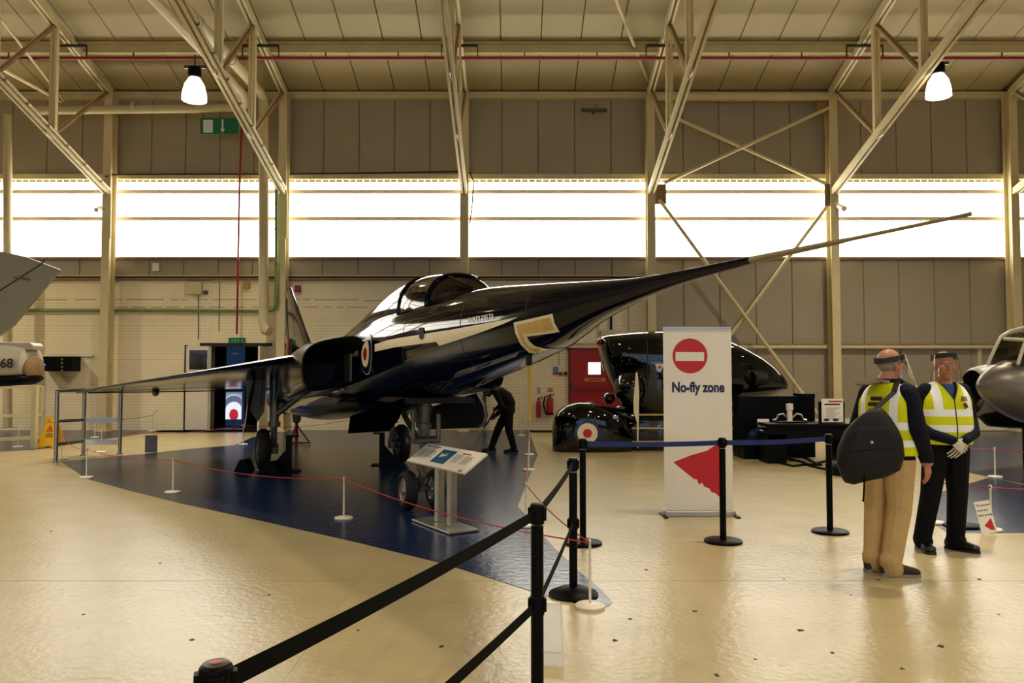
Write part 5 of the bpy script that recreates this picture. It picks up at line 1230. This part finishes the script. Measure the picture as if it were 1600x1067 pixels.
def face_shield(P, M3, parent, s=1.0, band_z=.062, drop=.24, flare=.06):
    n = 40; b = MB(); rings = []
    for dz, dr in ((-.018, .004), (.018, .002)):
        for r_ in ((0, 1) if dz < 0 else (1, 0)):
            pass
    def R_(t, z, off): return P((.083+off)*math.cos(t), .008+(.106+off)*math.sin(t), z+.018*math.sin(-t)*1.0)
    ring = [[R_(2*PI*j/n, band_z-.02, .0), R_(2*PI*j/n, band_z-.02, .012), R_(2*PI*j/n, band_z+.02, .012), R_(2*PI*j/n, band_z+.02, .0)] for j in range(n+1)]
    b.loft(ring, caps=False); sh = b.build('face_shield_band', M_band, parent, smooth=60)
    b = MB(); rows = []
    for k in range(7):
        u = k/6; rows.append([R_(PI+PI*j/16, band_z+.015-drop*u, .016+flare*u*math.sin(PI*j/16)**.5) for j in range(17)])
    b.loft(rows, caps=False, closed=False); v = b.build('clear_visor', M_visor, sh, smooth=True)
    for j in (0, 16):
        b = MB(); b.tube([r[j] for r in rows], .0022, 6); b.build('visor_edge', M_acr, sh)
    b = MB(); b.tube(rows[-1], .002, 6); b.build('visor_edge', M_acr, sh)

TORSO = [(.84, .0, 0, .155, .115), (.90, 0, 0, .188, .135), (.98, 0, -.008, .198, .148), (1.08, 0, -.012, .2, .15), (1.2, 0, -.005, .203, .142), (1.32, 0, .0, .2, .13), (1.40, 0, .004, .175, .108), (1.455, 0, .006, .12, .082), (1.49, 0, .006, .065, .06)]
def vsecs(dx=0, dy=0, k=.02): return [(z, cx+dx, cy+dy, rx+k, ry+k) for z, cx, cy, rx, ry in TORSO[1:6]]+[(1.40, dx, dy+.004, .192, .126), (1.45, dx, dy+.006, .155, .103), (1.478, dx, dy+.006, .11, .085), (1.49, dx, dy+.006, .085, .075)]

# --- man facing the camera, hands clasped
p2 = thing('person', 'person in yellow hi-vis vest facing the camera with white-gloved hands clasped', 'person', fl(1475, 859), R(3))
b = MB(); dx = .03
eloft(b, [(z, cx+dx, cy, rx, ry) for z, cx, cy, rx, ry in TORSO])
for g, hx, ax, ay, ky in ((-1, -.085, -.19, 0, -.02), (1, .10, .115, 0, -.02)):
    chain(b, [((dx+hx, .0, .88), .115), ((dx+hx+(ax-hx-dx)*.5, ky, .50), .086), ((ax, .012, .10), .075)])
    b.cap((ax, .012, .10), .078, (ax, -.01, .075), .078)
for g in (-1, 1):
    chain(b, [((dx+g*.165, .005, 1.405), .078), ((dx+g*.262, .03, 1.14), .060), ((dx+g*.20, -.1, 1.04), .054), ((dx+g*.055, -.205, .985), .042)])
b.cap((dx, .012, 1.45), .062, (dx, -.005, 1.56), .057)
P, M3 = head(b, (dx, -.015, 1.635), R(-10), R(2), 1.06)
def rule2(x, y, z):
    if z > 1.475 and abs(x-dx) < .13 and (z > 1.505 or abs(x-dx) < .06):
        if z > 1.60 and y > .03 or z > 1.715: return 4
        return 0
    if y < -.02 and z > 1.33 and abs(x-dx) < (z-1.31)*.55: return 3
    if z < .955 and not (abs(x-dx) < .3 and y < -.155): return 2
    return 1
figure('body', b, .0042, p2, [M_skin, M_jack, M_trou, M_shirt, M_hair], rule2)
eyes(P, M3, p2, 1.06)
vest(p2, vsecs(dx), .945, 1.345, [(1.055, 1.115), (1.19, 1.25)], (.10, .165))
b = MB(); hand(b, (dx-.05, -.222, .975), (.8, -.05, -.6), (.1, .95, .0), (.5, -.2, .6), .55)
me = remesh(b, .003, 2); me.name = 'glove'; me.materials.append(M_glove); put('glove', me, p2)
b = MB(); hand(b, (dx+.055, -.185, .965), (-.62, .0, -.75), (-.0, .95, .0), (-.3, -.2, .8), .3)
me = remesh(b, .003, 2); me.name = 'glove'; me.materials.append(M_glove); put('glove', me, p2)
shoe('shoe', (-.19, .015), R(-8), p2, M_shoe, M_shoe); shoe('shoe', (.115, .015), R(32), p2, M_shoe, M_shoe)
face_shield(P, M3, p2, 1.06, .075, .235, .06)
b = MB()
for k, (w_, z) in enumerate(((.045, 1.36), (.05, 1.345))): b.box((dx+.085, -.158, z), (w_, .012, .008), Matrix.Rotation(R(8), 3, 'Z'))
b.mat(1).box((dx+.085, -.158, 1.332), (.055, .012, .008), Matrix.Rotation(R(8), 3, 'Z')); b.build('vest_print', [M_ink, M_inkred], p2)
b = MB(); b.box((dx+.095, -.163, 1.285), (.028, .01, .045), Matrix.Rotation(R(-25), 3, 'Y')); b.build('name_badge', M_metal_d, p2)

# --- man with the shoulder bag, seen from behind
AN = R(122)
p1 = thing('person', 'person in beige trousers and yellow hi-vis vest seen from behind, wearing glasses', 'person', fl(1393, 893), AN)
b = MB()
eloft(b, TORSO); 
b.ell((0, -.055, 1.03), (.17, .12, .16))
for g, kx, ax, ay in ((-1, -.10, -.085, .125), (1, .10, .085, .095)):
    chain(b, [((g*.09, .0, .88), .118), ((kx, .035, .50), .09), ((ax, ay+.01, .10), .076)])
    b.cap((ax, ay+.02, .12), .08, (ax, ay-.005, .055), .082)
chain(b, [((-.165, .005, 1.405), .085), ((-.25, .02, 1.14), .068), ((-.245, -.09, .93), .056), ((-.24, -.11, .885), .050)])
chain(b, [((.165, .005, 1.405), .08), ((.25, .04, 1.15), .062), ((.22, -.1, .98), .052), ((.2, -.13, .93), .046)])
b.cap((0, .005, 1.45), .066, (0, -.028, 1.56), .06)
b.cap((0, .02, 1.462), .075, (0, .012, 1.515), .07)
P, M3 = head(b, (0, -.035, 1.635), R(-14), R(-2), 1.06)
hand(b, (-.24, -.115, .875), (0, -.12, -1), (1, .1, 0), (0, -1, 0), .3)
hand(b, (.2, -.135, .92), (-.2, -.3, -.8), (-1, .1, 0), (0, -1, 0), .3)
def rule1(x, y, z):
    if z > 1.525 and abs(x) < .13:
        if z > 1.575 and z < 1.70 and y > .012: return 3
        return 0
    if z < .875 and x < -.19 and y < -.06: return 0
    if z < .92 and x > .15 and y < -.1: return 0
    if z < .895 and abs(x) < .215: return 2
    return 1
figure('body', b, .0042, p1, [M_skin, M_jack, M_beige, M_hair], rule1)
eyes(P, M3, p1, 1.06)
vest(p1, vsecs(0, 0, .024), .93, 1.30, [(1.0, 1.05), (1.13, 1.19)], (.10, .155))
shoe('shoe', (-.085, .125), R(-38), p1, M_shoe2, M_sole, .29, M_white); shoe('shoe', (.085, .095), R(-8), p1, M_shoe2, M_sole, .29, M_white)
face_shield(P, M3, p1, 1.06, .05, .25, .085)
b = MB()
for g in (-1, 1):
    b.tube([P(g*.031+.021*math.cos(t), -.104, .010+.017*math.sin(t)) for t in [2*PI*k/14 for k in range(15)]], .0028, 6)
    b.tube([P(g*.055, -.10, .016), P(g*.078, -.06, .016), P(g*.082, .005, .012)], .0032, 6)
b.tube([P(-.012, -.107, .014), P(.012, -.107, .014)], .0026, 6); b.build('glasses', M_blackg, p1, smooth=True)
b = MB()
for z, s, w_, mi in ((1.385, 'Guide', .11, 0), (1.335, 'staff', .11, 0)): pass
for k, (z, m, w_) in enumerate(((1.37, 0, .10), (1.325, 0, .12), (1.275, 1, .12))):
    for i in range(5): b.mat(m).box((-.05+w_*(i+.5)/5, .158+.004*k, z), (w_/6.5, .008, .03))
tag(b.build('vest_print', [M_ink, mat('orange_red_print', '#c0502a', .6)], p1), None, None, None, 'stuff')
hb_ = MB(); hb_.lathe([(.04, .0), (.10, -.004), (.102, .004), (.04, .01)], 32, Matrix.Translation((.06, .165, 1.50)) @ Matrix.Rotation(R(-14), 4, 'X'))
hb_.build('hat_brim', mat('brown_felt', '#5a4630', .85, var=.1), p1, smooth=60)
b = MB(); b.tube([(-.06, .075, 1.50), (0, .095, 1.507), (.06, .075, 1.50)], .012, 8); b.build('lanyard', mat('grey_red_lanyard', '#a89a98', .6, var=.3, scale=30), p1, smooth=True)

# --- shoulder bag carried on his back
bagp = p1.location
wbk = Vector((-math.sin(AN), math.cos(AN), 0)); wrt = Vector((-math.cos(AN), -math.sin(AN), 0))
M_bag = mat('charcoal_nylon', '#161412', .6, var=.2, scale=20, bump=.4, bscale=9, spec=.3)
bc_ = at(1359, 693, 5.93)
bag = thing('shoulder_bag', 'large charcoal nylon shoulder bag slung on the back of the man in beige trousers', 'bag', bc_, R(-18))
b = MB(); rings = []
prof = [(-.275, .09, .05, -.03), (-.262, .16, .08, -.02), (-.22, .205, .10, 0), (-.12, .235, .115, 0), (0, .225, .11, .0), (.10, .185, .095, .01), (.18, .13, .075, .02), (.235, .08, .05, .03), (.26, .045, .03, .035)]
for z, rx, ry, cx in prof:
    rings.append([(cx+rx*math.copysign(abs(math.cos(t))**.7, math.cos(t)), ry*math.copysign(abs(math.sin(t))**.7, math.sin(t)), z+.035*math.cos(t)*(1 if z < .1 else .4)) for t in [2*PI*j/36 for j in range(36)]])
b.loft(rings); b.build('bag_body', M_bag, bag, smooth=60)
b = MB(); b.loft([[(x*1.02+.0, -abs(ry_)*1.03, z) for x, ry_, z in ((-.15, .118, -.05), (.16, .118, -.02), (.12, .105, .13), (-.08, .105, .12))], [(x*1.0, -abs(ry_)*.9, z-.002) for x, ry_, z in ((-.15, .118, -.05), (.16, .118, -.02), (.12, .105, .13), (-.08, .105, .12))]]); b.build('flap', M_bag, bag, bevel=.006)
b = MB(); b.lathe([(.001, 0), (.012, 0), (.012, .006), (.001, .008)], 14, Matrix.Translation((-.0, -.12, .02)) @ Matrix.Rotation(PI/2, 4, 'X')); b.build('metal_snap', M_metal, bag)
sh_t = p1.matrix_basis @ Vector((-.10, .03, 1.49)); sh_b = p1.matrix_basis @ Vector((-.12, .14, 1.40)); sh_f = p1.matrix_basis @ Vector((-.13, -.1, 1.42))
top_ = bag.matrix_basis @ Vector((.03, -.02, .25))
b = MB(); pts = [top_, top_.lerp(sh_b, .5)+Vector((-.02, -.03, 0)), sh_b+Vector((-.0, -.03, .02)), sh_t+Vector((0, 0, .025)), sh_f+Vector((.01, 0, .03))]
for i in range(len(pts)-1): b.bar(pts[i], pts[i+1], .045, .008, (-.82, -.57, .3))
b.build('strap', M_bag, bag, w=True)
b = MB(); b.tube([(-.05, -.09, -.2), (-.055, -.11, -.3), (-.06, -.11, -.38), (-.065, -.11, -.42)], .007, 6); b.build('strap_tail', M_black, bag, smooth=True)

# --- person bending to mop under the nose
p3 = thing('person', 'person in dark clothes bending forward to mop the blue floor under the jet', 'person', fl(784, 707), R(-90))
b = MB()
spine = [((0, .13, .86), .155, .13), ((0, .15, .98), .16, .125), ((0, .09, 1.10), .175, .125), ((0, -.03, 1.19), .185, .115), ((0, -.13, 1.215), .16, .095), ((0, -.19, 1.22), .07, .065)]
rings = []
for i, (c_, rx, ry) in enumerate(spine):
    t = (Vector(spine[min(i+1, 5)][0])-Vector(spine[max(i-1, 0)][0])).normalized(); up = Vector((1, 0, 0)).cross(t)
    rings.append([Vector(c_)+Vector((rx*math.cos(a), 0, 0))+up*ry*math.sin(a) for a in [2*PI*j/24 for j in range(24)]])
b.loft(rings); b.ell((0, .14, .84), (.165, .13, .12))
for g, fy_, ky in ((-1, -.20, -.07), (1, .24, .14)):
    chain(b, [((g*.085, .13, .83), .11), ((g*.09, ky, .47), .08), ((g*.10, fy_, .10), .062)]); b.cap((g*.1, fy_, .1), .066, (g*.1, fy_-.01, .075), .066)
chain(b, [((-.17, -.12, 1.19), .072), ((-.22, .02, .93), .055), ((-.10, -.12, .87), .042)])
chain(b, [((.17, -.12, 1.19), .072), ((.23, .04, .88), .055), ((.12, -.17, .70), .042)])
b.cap((0, -.16, 1.21), .06, (0, -.23, 1.235), .055)
P, M3 = head(b, (0, -.285, 1.235), 0, R(58), 1.06)
mt, mb_ = Vector((.03, -.07, .95)), Vector((.03, -.60, .03))
md = (mb_-mt).normalized()
hand(b, Vector((-.09, -.115, .87)), (.9, -.1, -.1), md, (0, -.6, .6), .75); hand(b, Vector((.115, -.185, .70)), (-.9, -.1, -.1), (0, .5, -.3), (0, -.6, .6), .75)
def rule3(x, y, z):
    if y < -.19 and z > 1.1: return 3 if (z > 1.245 or y > -.24 or z > 1.24-.3*(y+.24)) else 0
    if z < .93 and y < -.04 and z > .5 and z > .3 and abs(x) < .2 and (y < -.1): return 0
    return 1 if z > .88 else 2
figure('body', b, .009, p3, [M_skin2, mat('dark_brown_shirt', '#0d0a08', .85, var=.1, spec=.2), M_trou, M_hair2], rule3)
eyes(P, M3, p3, 1.06)
shoe('shoe', (-.1, -.20), R(4), p3, M_shoe, M_shoe); shoe('shoe', (.1, .24), R(-4), p3, M_shoe, M_shoe)
mop = thing('mop', 'floor mop with black and silver handle held by the bending person', 'mop', p3.matrix_basis @ Vector((.03, -.60, 0)), R(-90))
W3 = p3.matrix_basis
b = MB(); b.tube([W3 @ mt, W3 @ mt.lerp(mb_, .45)], .014, 10); b.build('grip', M_black, mop, smooth=True, w=True)
b = MB(); b.tube([W3 @ mt.lerp(mb_, .45), W3 @ mb_], .013, 10); b.build('handle', M_metal, mop, smooth=True, w=True)
b = MB(); b.box((0, -.02, .03), (.36, .09, .03)); b.build('mop_head', M_metal_d, mop, bevel=.008); b = MB(); b.box((0, -.02, .009), (.4, .12, .018)); b.build('mop_pad', M_white, mop, bevel=.006)
